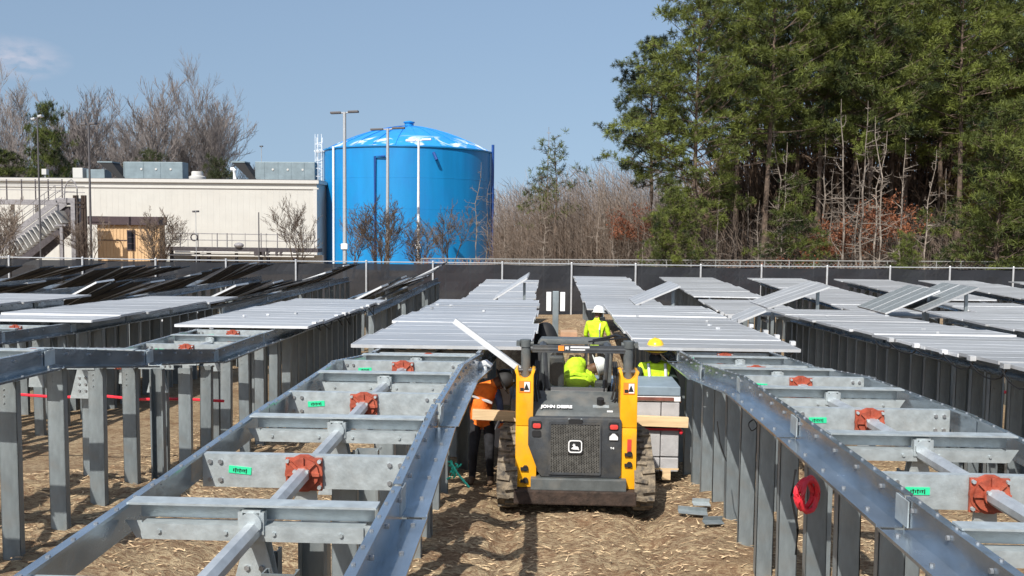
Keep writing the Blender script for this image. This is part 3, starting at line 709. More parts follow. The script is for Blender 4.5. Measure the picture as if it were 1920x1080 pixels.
# rear window in rounded frame, sill, seat back
def rrect(x0, x1, z0, z1, r, n=5):
    pts = []
    for cx, cz, a in ((x1 - r, z1 - r, 0), (x0 + r, z1 - r, 90), (x0 + r, z0 + r, 180), (x1 - r, z0 + r, 270)):
        for k in range(n + 1): q = R(a + 90 * k / n); pts.append((cx + r * math.cos(q), cz + r * math.sin(q)))
    return pts
def ring(mb, A, B, y0, y1):
    n = len(A); vs = [(p[0], y0, p[1]) for p in A] + [(p[0], y0, p[1]) for p in B] + [(p[0], y1, p[1]) for p in A] + [(p[0], y1, p[1]) for p in B]
    fs = []
    for i in range(n):
        j = (i + 1) % n; fs += [(i, j, n + j, n + i), (2 * n + i, 3 * n + i, 3 * n + j, 2 * n + j), (i, 2 * n + i, 2 * n + j, j), (n + i, n + j, 3 * n + j, 3 * n + i)]
    mb.add(vs, fs)
wo = rrect(lx(1020) - .02, lx(1153) + .02, 1.42, lzd(652, .65), .12); wi = rrect(lx(1033), lx(1146), lzd(728, .65), lzd(660, .65), .09)
m = MB(); ring(m, wo, wi, .62, .70); wf = m.build('rear_window_frame', M['hood'], ld, bevel=0, smooth=True)
MB().add([(p[0], .655, p[1]) for p in wi], [tuple(range(len(wi)))]).build('glass', M['glass'], wf)
m = MB(); m.bx(lx(1036), lx(1147), .58, .62, lzd(735, .6), lzd(728, .6)); m.build('sill', M['concrete'], ld)
m = MB(); m.bx(-.40, -.14, .9, 1.0, 1.2, 1.80); m.bx(.26, .40, .9, 1.0, 1.2, 1.48); m.build('seat_side', M['dark'], ld, bevel=.03)
# machine body
m = MB()
m.prism([(.02, lz(785)), (.10, lz(775)), (.55, lzd(735, .55)), (.62, lzd(735, .6)), (.62, .5), (.02, .5)], 'x', lx(1003), lx(1170))
m.build('engine_hood', M['hood'], ld, bevel=.012, smooth=True)
m = MB(); m.bx(-.62, .62, .3, 2.4, .30, .95); m.bx(-.45, .45, .6, 2.4, .9, 1.25); m.build('chassis', M['dark'], ld)
m = MB(); m.prism([(lx(994), lz(787)), (lx(998), lz(782)), (lx(1166), lz(782)), (lx(1170), lz(787)), (lx(1170), lz(890)), (lx(1166), lz(896)), (lx(1020), lz(896)), (lx(1014), lz(888)), (lx(994), lz(835))], 'y', -.06, .25)
door = m.build('rear_door', M['dark'], ld, bevel=.012, smooth=True)
m = MB(); m.bx(lx(1034), lx(1131), -.066, -.061, lz(890), lz(790)); m.build('grille_back', M['blackm'], door)
m = MB(); gx0, gx1, gz0, gz1 = lx(1037), lx(1129), lz(886), lz(794)
# expanded metal: two families of diagonal strips
st = .040
def clipseg(x0, z0, dxx, dzz):
    t0, t1 = -5, 5
    for p, q, lo, hi in ((x0, dxx, gx0, gx1), (z0, dzz, gz0, gz1)):
        a, b = (lo - p) / q, (hi - p) / q
        if a > b: a, b = b, a
        t0 = max(t0, a); t1 = min(t1, b)
    return (t0, t1) if t1 > t0 + .01 else None
for fam in (1, -1):
    k = -30
    for k in range(-30, 31):
        x0, z0 = (gx0 + gx1) / 2 + k * st, (gz0 + gz1) / 2; r = clipseg(x0, z0, .80, fam * .60)
        if r:
            a = Vector((x0 + .8 * r[0], -.074, z0 + fam * .6 * r[0])); b = Vector((x0 + .8 * r[1], -.074, z0 + fam * .6 * r[1]))
            m.box((a + b) / 2, ((b - a).length, .008, .0095), Matrix.Rotation(-math.atan2(fam * .6, .8), 3, 'Y'))
m.build('grille', M['grille'], door)
m = MB(); ring(m, rrect(lx(1033), lx(1132), lz(890), lz(790), .02), rrect(gx0, gx1, gz0, gz1, .015), -.082, -.061); m.build('grille_frame', M['dark'], door)
m = MB(); m.bx(lx(1070), lx(1096), -.086, -.062, lz(792), lz(784)); m.build('door_latch', M['blackm'], door)
m = MB()
for px in (1071, 1094): m.tube([(lx(px), -.075, lz(784)), (lx(px), -.06, lz(784))], .012, 8)
m.build('latch_bolt', M['galv'], door)
# badge with leaping deer
bx0, bx1, bz0, bz1 = lx(1070), lx(1096), lz(847), lz(823)
m = MB(); m.prism(rrect(bx0 - .004, bx1 + .012, bz0 - .02, bz1 + .003, .03), 'y', -.094, -.08); bd = m.build('badge', M['blackm'], door)
m = MB(); ring(m, rrect(bx0, bx1, bz0, bz1, .035), rrect(bx0 + .013, bx1 - .013, bz0 + .013, bz1 - .013, .025), -.1, -.0945)
cx, cz = (bx0 + bx1) / 2, (bz0 + bz1) / 2
deer = [(-.048, -.030), (-.018, -.036), (.030, -.036), (.052, -.046), (.042, -.030), (.040, -.012), (.028, .000), (.006, .000), (-.004, .012), (.004, .022), (-.008, .020), (-.006, .038), (-.014, .024), (-.018, .040), (-.022, .022), (-.036, .016), (-.022, .008), (-.022, -.006), (-.040, -.018)]
m.add([(cx + a, -.1, cz + b) for a, b in deer] + [(cx + a, -.095, cz + b) for a, b in deer], [tuple(range(len(deer)))] + [(i, (i + 1) % len(deer), (i + 1) % len(deer) + len(deer), i + len(deer)) for i in range(len(deer))])
m.build('deer_emblem', M['white'], bd)
# lamps, small marks
for px in (1010, 1155):
    h = MB(); h.prism(rrect(lx(px) - .062, lx(px) + .062, lz(803), lz(789), .02), 'y', -.07, -.06); hh = h.build('tail_light', M['blackm'], door)
    MB().prism(rrect(lx(px) - .045, lx(px) + .05, lz(802), lz(793), .02), 'y', -.082, -.071).build('red_lens', M['redlens'], hh, bevel=.004, smooth=True)
h = MB(); h.prism(rrect(lx(1155) - .06, lx(1155) + .06, lz(823), lz(809), .02), 'y', -.07, -.06); hh = h.build('reverse_light', M['blackm'], door)
MB().prism([(lx(1147), lz(822)), (lx(1163), lz(822)), (lx(1163), lz(816)), (lx(1157), lz(810)), (lx(1153), lz(810)), (lx(1147), lz(816))], 'y', -.082, -.071).build('white_lens', M['whitelens'], hh)
MB().prism(rrect(lx(1010) - .055, lx(1010) + .055, lz(819), lz(807), .02), 'y', -.07, -.06).build('blank_socket', M['blackm'], door)
def text(name, body, size, mat_, parent, loc, rot=(PI / 2, 0, 0), ext=.002, sx=1, align='LEFT', bold=0):
    c = bpy.data.curves.new(name, 'FONT'); c.body = body; c.size = size; c.extrude = ext; c.align_x = align; c.offset = bold
    o = bpy.data.objects.new('tmp', c); C.objects.link(o); dg = bpy.context.evaluated_depsgraph_get(); me = bpy.data.meshes.new_from_object(o.evaluated_get(dg))
    bpy.data.objects.remove(o); me.materials.clear(); me.materials.append(mat_)
    q = link(name, me, parent, loc, rot); q.scale = (sx, 1, 1); return q
sl_ang = math.atan2(lzd(735, .55) - lz(775), .45)
text('maker_name', 'JOHN DEERE', .085, M['white'], ld, (lx(1018), .125, lz(769)), (sl_ang, 0, 0), .002, .78, bold=.004)
text('model_mark', '84', .035, M['white'], door, (lx(1149), -.0625, lz(840)), sx=1.4, bold=.001)
MB().box((lx(1149), .10, lz(775.5) + .012), (.07, .02, .014), Matrix.Rotation(sl_ang, 3, 'X')).build('white_label', M['white'], ld)
# exhaust outlet and fuel cap on the hood
ex = MB(); ex.tube([(lx(1132), .26, lz(764)), (lx(1132), .24, lz(753))], .045, 14); e_ = ex.build('exhaust_stub', M['blackm'], ld, smooth=True)
ex = MB(); ex.box((lx(1133), .22, lz(768)), (.20, .06, .012), Matrix.Rotation(sl_ang, 3, 'X')); ex.build('exhaust_plate', M['bearing' if 0 else 'galv'], ld, bevel=.004)
# counterweight and mud-covered belly beam
m = MB(); m.bx(lx(1000), lx(1180), -.12, .1, lz(919), lz(897)); m.build('bumper_plate', M['hood'], ld, bevel=.01)
m = MB(); m.prism([(-.14, lz(946)), (.15, lz(948)), (.3, lz(930)), (.3, lz(919)), (-.14, lz(919))], 'x', lx(968), lx(1199)); m.build('rear_beam', M['rust'], ld, bevel=.02)
m = MB(); m.bx(lx(970), lx(1199), -.01, .25, lz(919), lz(905)); m.build('rear_lower_frame', M['yellow'], ld, bevel=.008)
# tracks
for s in (-1, 1):
    cx = s * .83; w2 = .125
    # closed track loop profile in y,z
    loop = []
    def arc(cy, cz, r, a0, a1, n):
        for k in range(n + 1): q = R(a0 + (a1 - a0) * k / n); loop.append((cy + r * math.cos(q), cz + r * math.sin(q)))
    arc(.20, .34, .31, 200, 95, 7); arc(.62, .62, .26, 110, 60, 5); arc(2.1, .34, .31, 80, -75, 8); arc(.28, .31, .29, 275, 205, 5)
    n = len(loop); vs = []; 
    A = [(cx - w2, y, z) for y, z in loop] + [(cx + w2, y, z) for y, z in loop]
    m = MB(); m.add(A, [(i, (i + 1) % n, (i + 1) % n + n, i + n) for i in range(n)] )
    tr = m.build('track', M['mudtrack'], ld, smooth=True)
    # resampled lugs
    segs = [(Vector((0, *loop[i])), Vector((0, *loop[(i + 1) % n]))) for i in range(n)]
    tot = sum((b - a).length for a, b in segs); kk = 54; 
    lug = MB(); acc = 0; nxt = 0; 
    for a, b in segs:
        Ln = (b - a).length
        while nxt < acc + Ln:
            p = a + (b - a) * ((nxt - acc) / Ln); ang = math.atan2(b.z - a.z, b.y - a.y); off = .045 if int(nxt / tot * kk) % 2 else -.045
            rr = Matrix.Rotation(ang, 3, 'X'); nrm = rr @ Vector((0, 0, 1))
            lug.box(Vector((cx + off, p.y, p.z)) + nrm * .0, (.15, .045, .07), rr @ Matrix.Rotation(.12 if off > 0 else -.12, 3, 'Z')); nxt += tot / kk
        acc += Ln
    lug.build('track_lug', M['mudtrack'], tr, kind='stuff')
    wh = MB()
    for cy, cz, r in ((.22, .34, .24), (2.08, .34, .24), (.62, .16, .11), (.95, .16, .11), (1.28, .16, .11), (1.6, .16, .11), (.62, .6, .16)):
        wh.tube([(cx - .1, cy, cz), (cx + .1, cy, cz)], r, 16)
    wh.build('track_wheel', M['dark'], tr, smooth=True)
# fork carriage
m = MB(); m.bx(-.6, .6, 2.45, 2.52, -.1, .5)
for s in (-.35, .35): m.bx(s - .05, s + .05, 2.5, 3.5, -.17, -.13)
m.build('pallet_fork', M['blackm'], ld)

# diagonal silver pole lying over the left arm
m = MB(); a = P(852, 601, 11.6); b = P(985, 700, 11.2)
u_ = (b - a).normalized(); sd = u_.cross(Vector((0, 1, 0))).normalized() * .035; sw = Vector((0, .05, 0))
vs = [a - sd - sw, a + sd - sw, a + sd + sw, a - sd + sw, b - sd - sw, b + sd - sw, b + sd + sw, b - sd + sw]
m.add([v - a for v in vs], [(0, 1, 2, 3), (4, 7, 6, 5), (0, 4, 5, 1), (1, 5, 6, 2), (2, 6, 7, 3), (3, 7, 4, 0)])
o = m.build('metal_strut', M['panel_edge'], None); o.location = a; tag(o, 'long pale metal strut leaning diagonally against the left arm of the loader', 'strut')
# white lever bracket on the left rack end
m = MB(); a = P(905, 690, 11.7)
m.tube([(-.14, 0, -.08), (-.06, 0, .03), (.05, 0, .07), (.12, 0, .03)], [.03, .05, .045, .03], 8); m.tube([(.02, 0, .06), (.03, 0, -.13)], .035, 8)
o = m.build('clamp_bracket', M['panel_edge'], None, smooth=True); o.location = a; tag(o, 'curved silver bracket hanging at the end of the left rail by the orange worker', 'bracket')

# ---------------------------------------------------------------- pallet load ahead of the loader
LYD = 13.25; gz = G(0, 13.3)
pl = thing('pallet_load', 'wide strapped load of pale grey blocks carried in front of the loader', 'pallet load', (.5, LYD, gz))
def wx(px): return P(px, 800, LYD).x - .5
def wz(py): return P(1200, py, LYD).z - gz
random.seed(11)
x_edges = [wx(957), wx(1000), wx(1050), wx(1100), wx(1150), wx(1192), wx(1239), wx(1274)]
for (zt_, zb_) in ((753, 786), (806, 856), (857, 884)):
    for i in range(len(x_edges) - 1):
        m = MB(); g = .006
        m.bx(x_edges[i] + g, x_edges[i + 1] - g, random.uniform(0, .015), .9, wz(zb_) + g, wz(zt_) - g); m.build('block', M['block'], pl, bevel=.012)
m = MB(); m.bx(x_edges[0], x_edges[-1] - .02, .02, .9, wz(806), wz(787)); m.build('dark_spacer', M['blackm'], pl)
# leftmost block leaning outward
m = MB(); m.prism([(wx(920), wz(832)), (wx(934), wz(796)), (wx(956), wz(796)), (wx(956), wz(842)), (wx(930), wz(845))], 'y', .0, .8); m.build('block', M['block'], pl, bevel=.012)
m = MB(); m.bx(wx(932), wx(957) - .01, .0, .8, wz(764), wz(712)); m.build('block', M['block'], pl, bevel=.01)
m = MB(); m.bx(wx(1000), wx(1274), -.02, .92, wz(741), wz(724)); m.build('lid', M['lid'], pl, bevel=.012)
m = MB(); m.bx(wx(1000), wx(1275), -.005, .9, wz(752), wz(742)); m.build('top_block', M['white'], pl, bevel=.01)
m = MB(); m.bx(wx(1000), wx(1262), -.02, -.006, wz(750), wz(744)); m.build('strap', M['strap'], pl)
m = MB(); m.bx(wx(1000), wx(1277), -.015, .0, wz(806), wz(802)); m.ell((wx(1277), -.02, wz(808)), (.03, .03, .04)); m.build('strap', M['red'], pl)
m = MB()
for a_ in (-.9, -.1, .65, 1.2): m.bx(a_, a_ + .12, 0, .9, .05, .2)
m.bx(x_edges[0], x_edges[-1], 0, .9, .2, .225); m.build('pallet', M['lumber'], pl)
m = MB(); n_ = P(1010, 781, 13.18); e_ = P(1290, 792, 13.18); le = (e_ - n_).length
m.box((0, 0, 0), (le, .09, .145), Matrix.Rotation(-math.atan2(e_.z - n_.z, e_.x - n_.x), 3, 'Y'))
a2 = P(886, 777, 12.42); b2 = P(968, 780, 12.42); q2 = MB(); q2.box((0, 0, 0), ((b2 - a2).length, .09, .135), Matrix.Rotation(.03, 3, 'Y')); o = q2.build('timber_plank', M['lumber'], None, bevel=.004); o.location = (a2 + b2) / 2; tag(o, 'short pale timber plank end at the waist of the orange worker', 'plank')
o = m.build('timber_plank', M['lumber'], None, bevel=.004); o.location = (n_ + e_) / 2; tag(o, 'long pale yellow timber plank lying across the front of the block load', 'plank')

# ---------------------------------------------------------------- people
def skin_body(name, J, E, parent, mats, bone_mat, root):
    """J: joint -> (co, radius) ; E: list of (a, b) ; bone_mat: (a,b) -> material index"""
    keys = list(J); idx = {k: i for i, k in enumerate(keys)}
    me = bpy.data.meshes.new('tmp'); me.from_pydata([J[k][0] for k in keys], [(idx[a], idx[b]) for a, b in E], []); o = bpy.data.objects.new('tmp', me); C.objects.link(o)
    md = o.modifiers.new('s', 'SKIN'); md.use_smooth_shade = True
    sv = me.skin_vertices[0].data
    for k in keys:
        r = J[k][1]; sv[idx[k]].radius = (r, r) if not isinstance(r, tuple) else r; sv[idx[k]].use_root = (k == root)
    ss = o.modifiers.new('u', 'SUBSURF'); ss.levels = 2; ss.render_levels = 2
    dg = bpy.context.evaluated_depsgraph_get(); dg.update(); m2 = bpy.data.meshes.new_from_object(o.evaluated_get(dg)); bpy.data.objects.remove(o)
    m2.name = name; m2.materials.clear()
    for q in mats: m2.materials.append(q)
    cen = np.zeros(len(m2.polygons) * 3); m2.polygons.foreach_get('center', cen); cen = cen.reshape(-1, 3)
    best = np.full(len(cen), 1e9); mi = np.zeros(len(cen), dtype=np.int32)
    for a, b in E:
        A = np.array(J[a][0]); B = np.array(J[b][0]); d = B - A; t = np.clip(((cen - A) @ d) / max(1e-9, d @ d), 0, 1)
        ra = J[a][1] if not isinstance(J[a][1], tuple) else max(J[a][1]); rb = J[b][1] if not isinstance(J[b][1], tuple) else max(J[b][1])
        ds = np.linalg.norm(cen - (A + t[:, None] * d), axis=1) - (ra + (rb - ra) * t) * .9
        w_ = ds < best; best[w_] = ds[w_]; mi[w_] = bone_mat.get((a, b), 0)
    m2.polygons.foreach_set('material_index', mi.tolist()); m2.polygons.foreach_set('use_smooth', [True] * len(mi)); m2.update()
    return link(name, m2, parent)
def person(label, loc, rz, pose, mats, hat, hatmat, face=True, brim=.035, hat_tilt=(0, 0, 0), vest=None, extra=None, skinm='skin', sc=1.0):
    """pose: joint positions. mats: torso, sleeve, skin, trousers, boot"""
    t = thing('person', label, 'person', loc, rz); t.scale = (sc,) * 3
    p = pose; J = {}; E = []; BM = {}
    J['pelvis'] = (p['pelvis'], (.155, .115)); J['waist'] = (p['waist'], (.15, .11)); J['chest'] = (p['chest'], (.185, .125)); J['neckb'] = (p['neckb'], (.10, .085))
    J['neck'] = (p['neck'], .055); J['skull'] = (p['skull'], (.078, .092)); J['crown'] = (p['crown'], (.065, .075))
    E += [('pelvis', 'waist'), ('waist', 'chest'), ('chest', 'neckb'), ('neckb', 'neck'), ('neck', 'skull'), ('skull', 'crown')]
    for e, v in zip(E, (0, 0, 0, 2, 2, 2)): BM[e] = v
    for s in 'lr':
        J['sh' + s] = (p['sh' + s], .072); J['el' + s] = (p['el' + s], .052); J['wr' + s] = (p['wr' + s], .033)
        E += [('chest', 'sh' + s), ('sh' + s, 'el' + s), ('el' + s, 'wr' + s)]; BM[E[-3]] = 0; BM[E[-2]] = 1; BM[E[-1]] = 1
        a = Vector(p['el' + s]); b = Vector(p['wr' + s]); d = (b - a).normalized(); pm = b + d * .07
        J['pm' + s] = (tuple(pm), (.036, .022)); E.append(('wr' + s, 'pm' + s)); BM[E[-1]] = 5
        sdv = d.cross(Vector((0, 1, 0)));
        if sdv.length < .1: sdv = d.cross(Vector((0, 0, 1)))
        sdv.normalize(); cu = d.cross(sdv).normalized()
        for k in range(4):
            o_ = (k - 1.5) * .019; l = (.062, .074, .07, .055)[k]
            f1 = pm + sdv * o_ + d * .02; f2 = f1 + d * l * .55 + cu * .008; f3 = f2 + (d * .6 + cu * .6).normalized() * l * .5
            for nm, f, r in (('a', f1, .0095), ('b', f2, .009), ('c', f3, .0075)): J['f%s%d%s' % (s, k, nm)] = (tuple(f), r)
            E += [('pm' + s, 'f%s%da' % (s, k)), ('f%s%da' % (s, k), 'f%s%db' % (s, k)), ('f%s%db' % (s, k), 'f%s%dc' % (s, k))]
            for e in E[-3:]: BM[e] = 5
        th = b + d * .03 + sdv * -.035; th2 = th + (d * .6 - sdv * .5 + cu * .3) * .05
        J['t%sa' % s] = (tuple(th), .012); J['t%sb' % s] = (tuple(th2), .010); E += [('wr' + s, 't%sa' % s), ('t%sa' % s, 't%sb' % s)]; BM[E[-1]] = 5; BM[E[-2]] = 5
        if 'kn' + s in p:
            J['hp' + s] = (p['hp' + s], .095); J['kn' + s] = (p['kn' + s], .066); J['an' + s] = (p['an' + s], .05); J['to' + s] = (p['to' + s], .045)
            E += [('pelvis', 'hp' + s), ('hp' + s, 'kn' + s), ('kn' + s, 'an' + s), ('an' + s, 'to' + s)]
            BM[E[-4]] = 3; BM[E[-3]] = 3; BM[E[-2]] = 3; BM[E[-1]] = 4
    body = skin_body('body', J, E, t, [M[k] for k in mats], BM, 'pelvis')
    sk = Vector(p['skull']); cr = Vector(p['crown']); up = (cr - sk).normalized()
    fw = Vector(p.get('face', (0, 1, 0))); fw = (fw - up * fw.dot(up)).normalized(); rt = fw.cross(up)
    B = Matrix((rt, fw, up)).transposed()
    if face:
        m = MB(); m.ell(sk + fw * .085 - up * .0, (.014, .024, .026), B); m.build('nose', M[skinm], body, smooth=True)
        m = MB()
        for s in (-1, 1): m.ell(sk + rt * s * .085 + up * .0, (.012, .02, .03), B)
        m.build('ear', M[skinm], body, smooth=True)
        m = MB()
        for s in (-1, 1): m.ell(sk + fw * .082 + rt * s * .032 + up * .03, (.012, .006, .006), B)
        m.build('eye', M['black'], body)
        m = MB(); m.ell(sk + fw * .082 - up * .045, (.026, .007, .006), B); m.build('mouth', M['strap'], body)
    if hat:
        hb = sk + up * .055; hrot = B @ Euler(hat_tilt).to_matrix()
        prof = [(.002, .145), (.05, .138), (.09, .112), (.112, .07), (.120, .02), (.122, 0)]
        prof += ([(.122 + brim, -.012), (.122 + brim, -.02), (.118, -.008)])
        mm_ = MB(); mm_.lathe(prof, (0, 0, 0), 24); 
        mm_.v = [tuple(hb + hrot @ Vector((v[0], v[1] * 1.15, v[2]))) for v in mm_.v]
        h = mm_.build('hard_hat', M[hatmat], body, smooth=True)
        rg = MB(); rg.box(hb + hrot @ Vector((0, 0, .125)), (.03, .2, .03), hrot); rg.build('ridge', M[hatmat], h, bevel=.01, smooth=True)
        if not extra or 'nopeak' not in extra:
            pk = MB(); pk.prism([(-.09, .10), (.09, .10), (.07, .18), (0, .20), (-.07, .18)], 'z', -.015, -.005); pk.v = [tuple(hb + hrot @ Vector(v)) for v in pk.v]; pk.build('peak', M[hatmat], h)
    return t, body, B
st = dict(pelvis=(0, 0, .98), waist=(0, 0, 1.12), chest=(0, .0, 1.33), neckb=(0, 0, 1.47), neck=(0, .01, 1.54), skull=(0, .02, 1.64), crown=(0, .02, 1.70),
          shl=(-.20, 0, 1.42), ell=(-.26, .0, 1.14), wrl=(-.25, .12, .92), shr=(.20, 0, 1.42), elr=(.26, .0, 1.14), wrr=(.25, .12, .92),
          hpl=(-.09, 0, .92), knl=(-.10, .02, .50), anl=(-.11, 0, .09), tol=(-.12, .15, .04), hpr=(.09, 0, .92), knr=(.10, .02, .50), anr=(.11, 0, .09), tor=(.12, .15, .04))
# yellow hat worker facing the camera
q = dict(st); q.update(skull=(.02, .045, 1.63), crown=(.02, .05, 1.70), face=(.1, 1, -.35), ell=(-.30, .05, 1.13), wrl=(-.26, .26, 1.02), elr=(.32, .03, 1.13), wrr=(.36, .16, .90))
ww = P(1228, 722, 13.98)
pt, pb, B = person('worker in yellow hard hat and lime vest standing behind the block load', (P(1229, 700, 14.5).x, 14.5, G(1.5, 14.5) + .03), PI + .1, q, ['lime', 'greencloth', 'skin', 'darkcloth', 'boot', 'skin'], True, 'hatyellow', brim=.055, sc=1.13)
m = MB(); m.ell((.02, .05, 1.55), (.088, .095, .075)); m.build('neck_gaiter', M['darkcloth'], pb, smooth=True)
for s in (-1, 1):
    m = MB(); m.tube([(s * .11, .145, 1.05), (s * .115, .15, 1.3), (s * .12, .07, 1.47)], .022, 6); m.v = [(v[0], v[1], v[2]) for v in m.v]; m.build('reflective_stripe', M['reflect'], pb, smooth=True)
# far worker, back to the camera
mx_, my_ = P(1119, 600, 20.5).x, 20.5
q = dict(st); q.update(skull=(.03, .04, 1.63), crown=(.03, .05, 1.70), face=(.35, 1, -.2), ell=(-.27, .04, 1.14), wrl=(-.2, .25, 1.0), elr=(.28, .03, 1.16), wrr=(.22, .25, 1.05))
pt, pb, B = person('distant worker in white hard hat and lime jacket seen from behind by the soil bank', (mx_, my_, P(1119, 573, 20.5).z - 1.83), -.3, q, ['lime', 'lime', 'skin', 'darkcloth', 'boot', 'skin'], True, 'hatwhite', brim=.03)
m = MB(); m.tube([(.1, -.13, 1.05), (.1, -.14, 1.3), (.1, -.06, 1.45)], .018, 6); m.build('reflective_stripe', M['reflect'], pb, smooth=True)
m = MB(); m.ell((.03, .07, 1.80), (.03, .03, .03)); m.build('hat_lamp', M['blackm'], pb, smooth=True)
# operator seated inside the cab, leaning to the right
opx = P(1080, 700, 12.2).x
q = dict(pelvis=(0, 0, .50), waist=(0, .03, .66), chest=(.0, .10, .90), neckb=(.06, .20, 1.02), neck=(.18, .15, .99), skull=(.25, .14, 1.01), crown=(.30, .15, 1.06), face=(.5, 1, -.6),
         shl=(-.19, .10, .93), ell=(-.30, .18, .70), wrl=(-.26, .42, .62), shr=(.19, .12, .93), elr=(.31, .2, .70), wrr=(.26, .44, .62),
         hpl=(-.10, .05, .46), knl=(-.14, .45, .46), anl=(-.14, .50, .08), tol=(-.14, .64, .04), hpr=(.10, .05, .46), knr=(.14, .45, .46), anr=(.14, .5, .08), tor=(.14, .64, .04))
pt, pb, B = person('loader operator in lime hooded jacket and white hard hat leaning right inside the cab', (opx, 12.15, .55), 0, q, ['lime', 'lime', 'skin', 'darkcloth', 'boot', 'skin'], True, 'hatwhite', brim=.04, hat_tilt=(-.2, .45, 0))
m = MB(); m.ell((-.03, .03, .98), (.15, .13, .21), Euler((0, .15, 0)).to_matrix()); m.ell((.0, .0, .88), (.24, .15, .12)); m.ell((.04, .09, 1.08), (.10, .09, .10)); m.tube([(-.16, -.08, .93), (-.03, -.12, .99), (.13, -.08, .94)], .03, 6); m.build('hood', M['lime'], pb, smooth=True)
# orange worker bending at the end of the left rack
q = dict(pelvis=(.03, 0, .90), waist=(.0, .02, 1.02), chest=(.04, .02, 1.22), neckb=(.13, .03, 1.33), neck=(.17, .03, 1.36), skull=(.25, .03, 1.38), crown=(.31, .03, 1.41), face=(.6, -.6, -.6),
         shl=(-.09, -.08, 1.28), ell=(-.24, -.14, 1.02), wrl=(-.34, -.22, .93), shr=(.21, .08, 1.26), elr=(.26, -.02, 1.10), wrr=(.30, -.12, .86),
         hpl=(-.05, 0, .85), knl=(-.08, -.08, .48), anl=(-.10, .02, .09), tol=(-.12, -.13, .04), hpr=(.12, 0, .85), knr=(.13, -.06, .48), anr=(.14, .06, .09), tor=(.15, -.10, .04))
pt, pb, B = person('worker in orange vest and navy sleeves bending under the left rack panels', (P(900, 800, 12.68).x, 12.68, G(-.9, 12.68)), 0, q, ['hiorange', 'navy', 'skin', 'darkcloth', 'boot', 'glove'], True, 'blackm', brim=.03, sc=1.07)
m = MB(); m.tube([(.16, -.08, 1.12), (-.10, -.13, 1.22), (-.15, -.05, 1.3)], .022, 6); m.build('reflective_stripe', M['reflect'], pb, smooth=True)
m = MB(); m.tube([(0, 0, 0), (0, 0, -.14)], [.022, .018], 8); o = m.build('rope_loop', M['lumber'], None, smooth=True); o.location = P(846, 785, 12.2); tag(o, 'short tan strap end hanging beside the orange glove', 'strap')

# ---------------------------------------------------------------- things along the aisle
def hump(name, mats, c, r, h, seed, kind=None, rough=.12, n=46):
    v = []; f = []
    for j in range(n):
        for i in range(n):
            a = -1 + 2 * i / (n - 1); b = -1 + 2 * j / (n - 1); q = max(0, 1 - (a * a + b * b)); 
            z = h * q ** .6 * (1 + .0)
            v.append((a * r[0], b * r[1], z - .05))
    v = np.array(v); v[:, 2] += rough * (vnoise(v[:, 0] + 50, v[:, 1] + 50, 2.2, seed) + .5 * vnoise(v[:, 0] + 50, v[:, 1] + 50, 6, seed + 1)) * (v[:, 2] > 0)
    f = [(j * n + i, j * n + i + 1, (j + 1) * n + i + 1, (j + 1) * n + i) for j in range(n - 1) for i in range(n - 1)]
    me = bpy.data.meshes.new(name); me.from_pydata(v.tolist(), [], f); me.materials.append(mats); me.polygons.foreach_set('use_smooth', [True] * len(f)); me.update()
    return link(name, me, None, c, **({'kind': kind} if kind else {}))
hump('soil_bank', M['ground'], (.55, 24.0, G(0, 24)), (2.2, 2.0), P(1060, 601, 24).z - G(0, 24) + .05, 4, 'structure', .25)
o = hump('tarp_heap', M['blackm'], (P(1022, 640, 19).x, 19, G(0, 19)), (.55, .6), P(1022, 602, 19).z - G(0, 19), 8, None, .1); tag(o, 'black tarp heap standing left of the soil bank behind the loader', 'tarp')
t = thing('sign_post', 'grey steel post with a white plate on each side, standing before the soil bank', 'post', (P(1042, 560, 21).x, 21, G(0, 21)))
zt = P(1042, 546, 21).z - G(0, 21)
MB().bx(-.07, .07, -.05, .05, 0, zt).build('post', M['galv_post'], t, bevel=.008)
for s in (-1, 1): MB().bx(s * .16 - .055, s * .16 + .055, -.03, .03, zt - .46, zt - .02).build('plate', M['white'], t, bevel=.008)
t = thing('red_cart', 'low red cart with a cardboard box, just beyond the loader roof', 'cart', (P(1070, 640, 17.5).x, 17.5, G(0, 17.5)))
zt = P(1070, 636, 17.5).z - G(0, 17.5)
m = MB(); m.bx(-.34, .36, -.3, .3, zt - .05, zt); m.build('tray', M['red'], t, bevel=.01)
m = MB()
for a_ in (-.3, .3):
    for b_ in (-.25, .25): m.bx(a_ - .02, a_ + .02, b_ - .02, b_ + .02, .02, zt - .05)
m.build('frame', M['dark'], t)
o = MB().bx(-.2, .12, -.2, .2, 0, .16).build('cardboard_box', M['cardboard'], None, bevel=.005); o.location = (t.location.x, 17.5, G(0, 17.5) + zt); tag(o, 'small brown cardboard box lying on the red cart', 'box')

# red horizontal cable behind the left posts
m = MB(); pts = [P(px, py, 13.4) for px, py in ((-60, 745), (40, 740), (110, 745), (200, 743), (260, 749), (340, 748), (420, 752))]
c0 = pts[0].copy(); m.tube([p - c0 for p in pts], .022, 6); o = m.build('red_cable', M['red'], None, smooth=True); o.location = c0; tag(o, 'red cable strung level between the posts of the second left rack', 'cable')
m = MB(); pts = [P(px, py, 17) for px, py in ((1880, 735), (1990, 738))]
c0 = pts[0].copy(); m.tube([p - c0 for p in pts], .03, 6); o = m.build('red_cable', M['red'], None, smooth=True); o.location = c0; tag(o, 'short length of red cable under the grey covered rack at the right edge', 'cable')
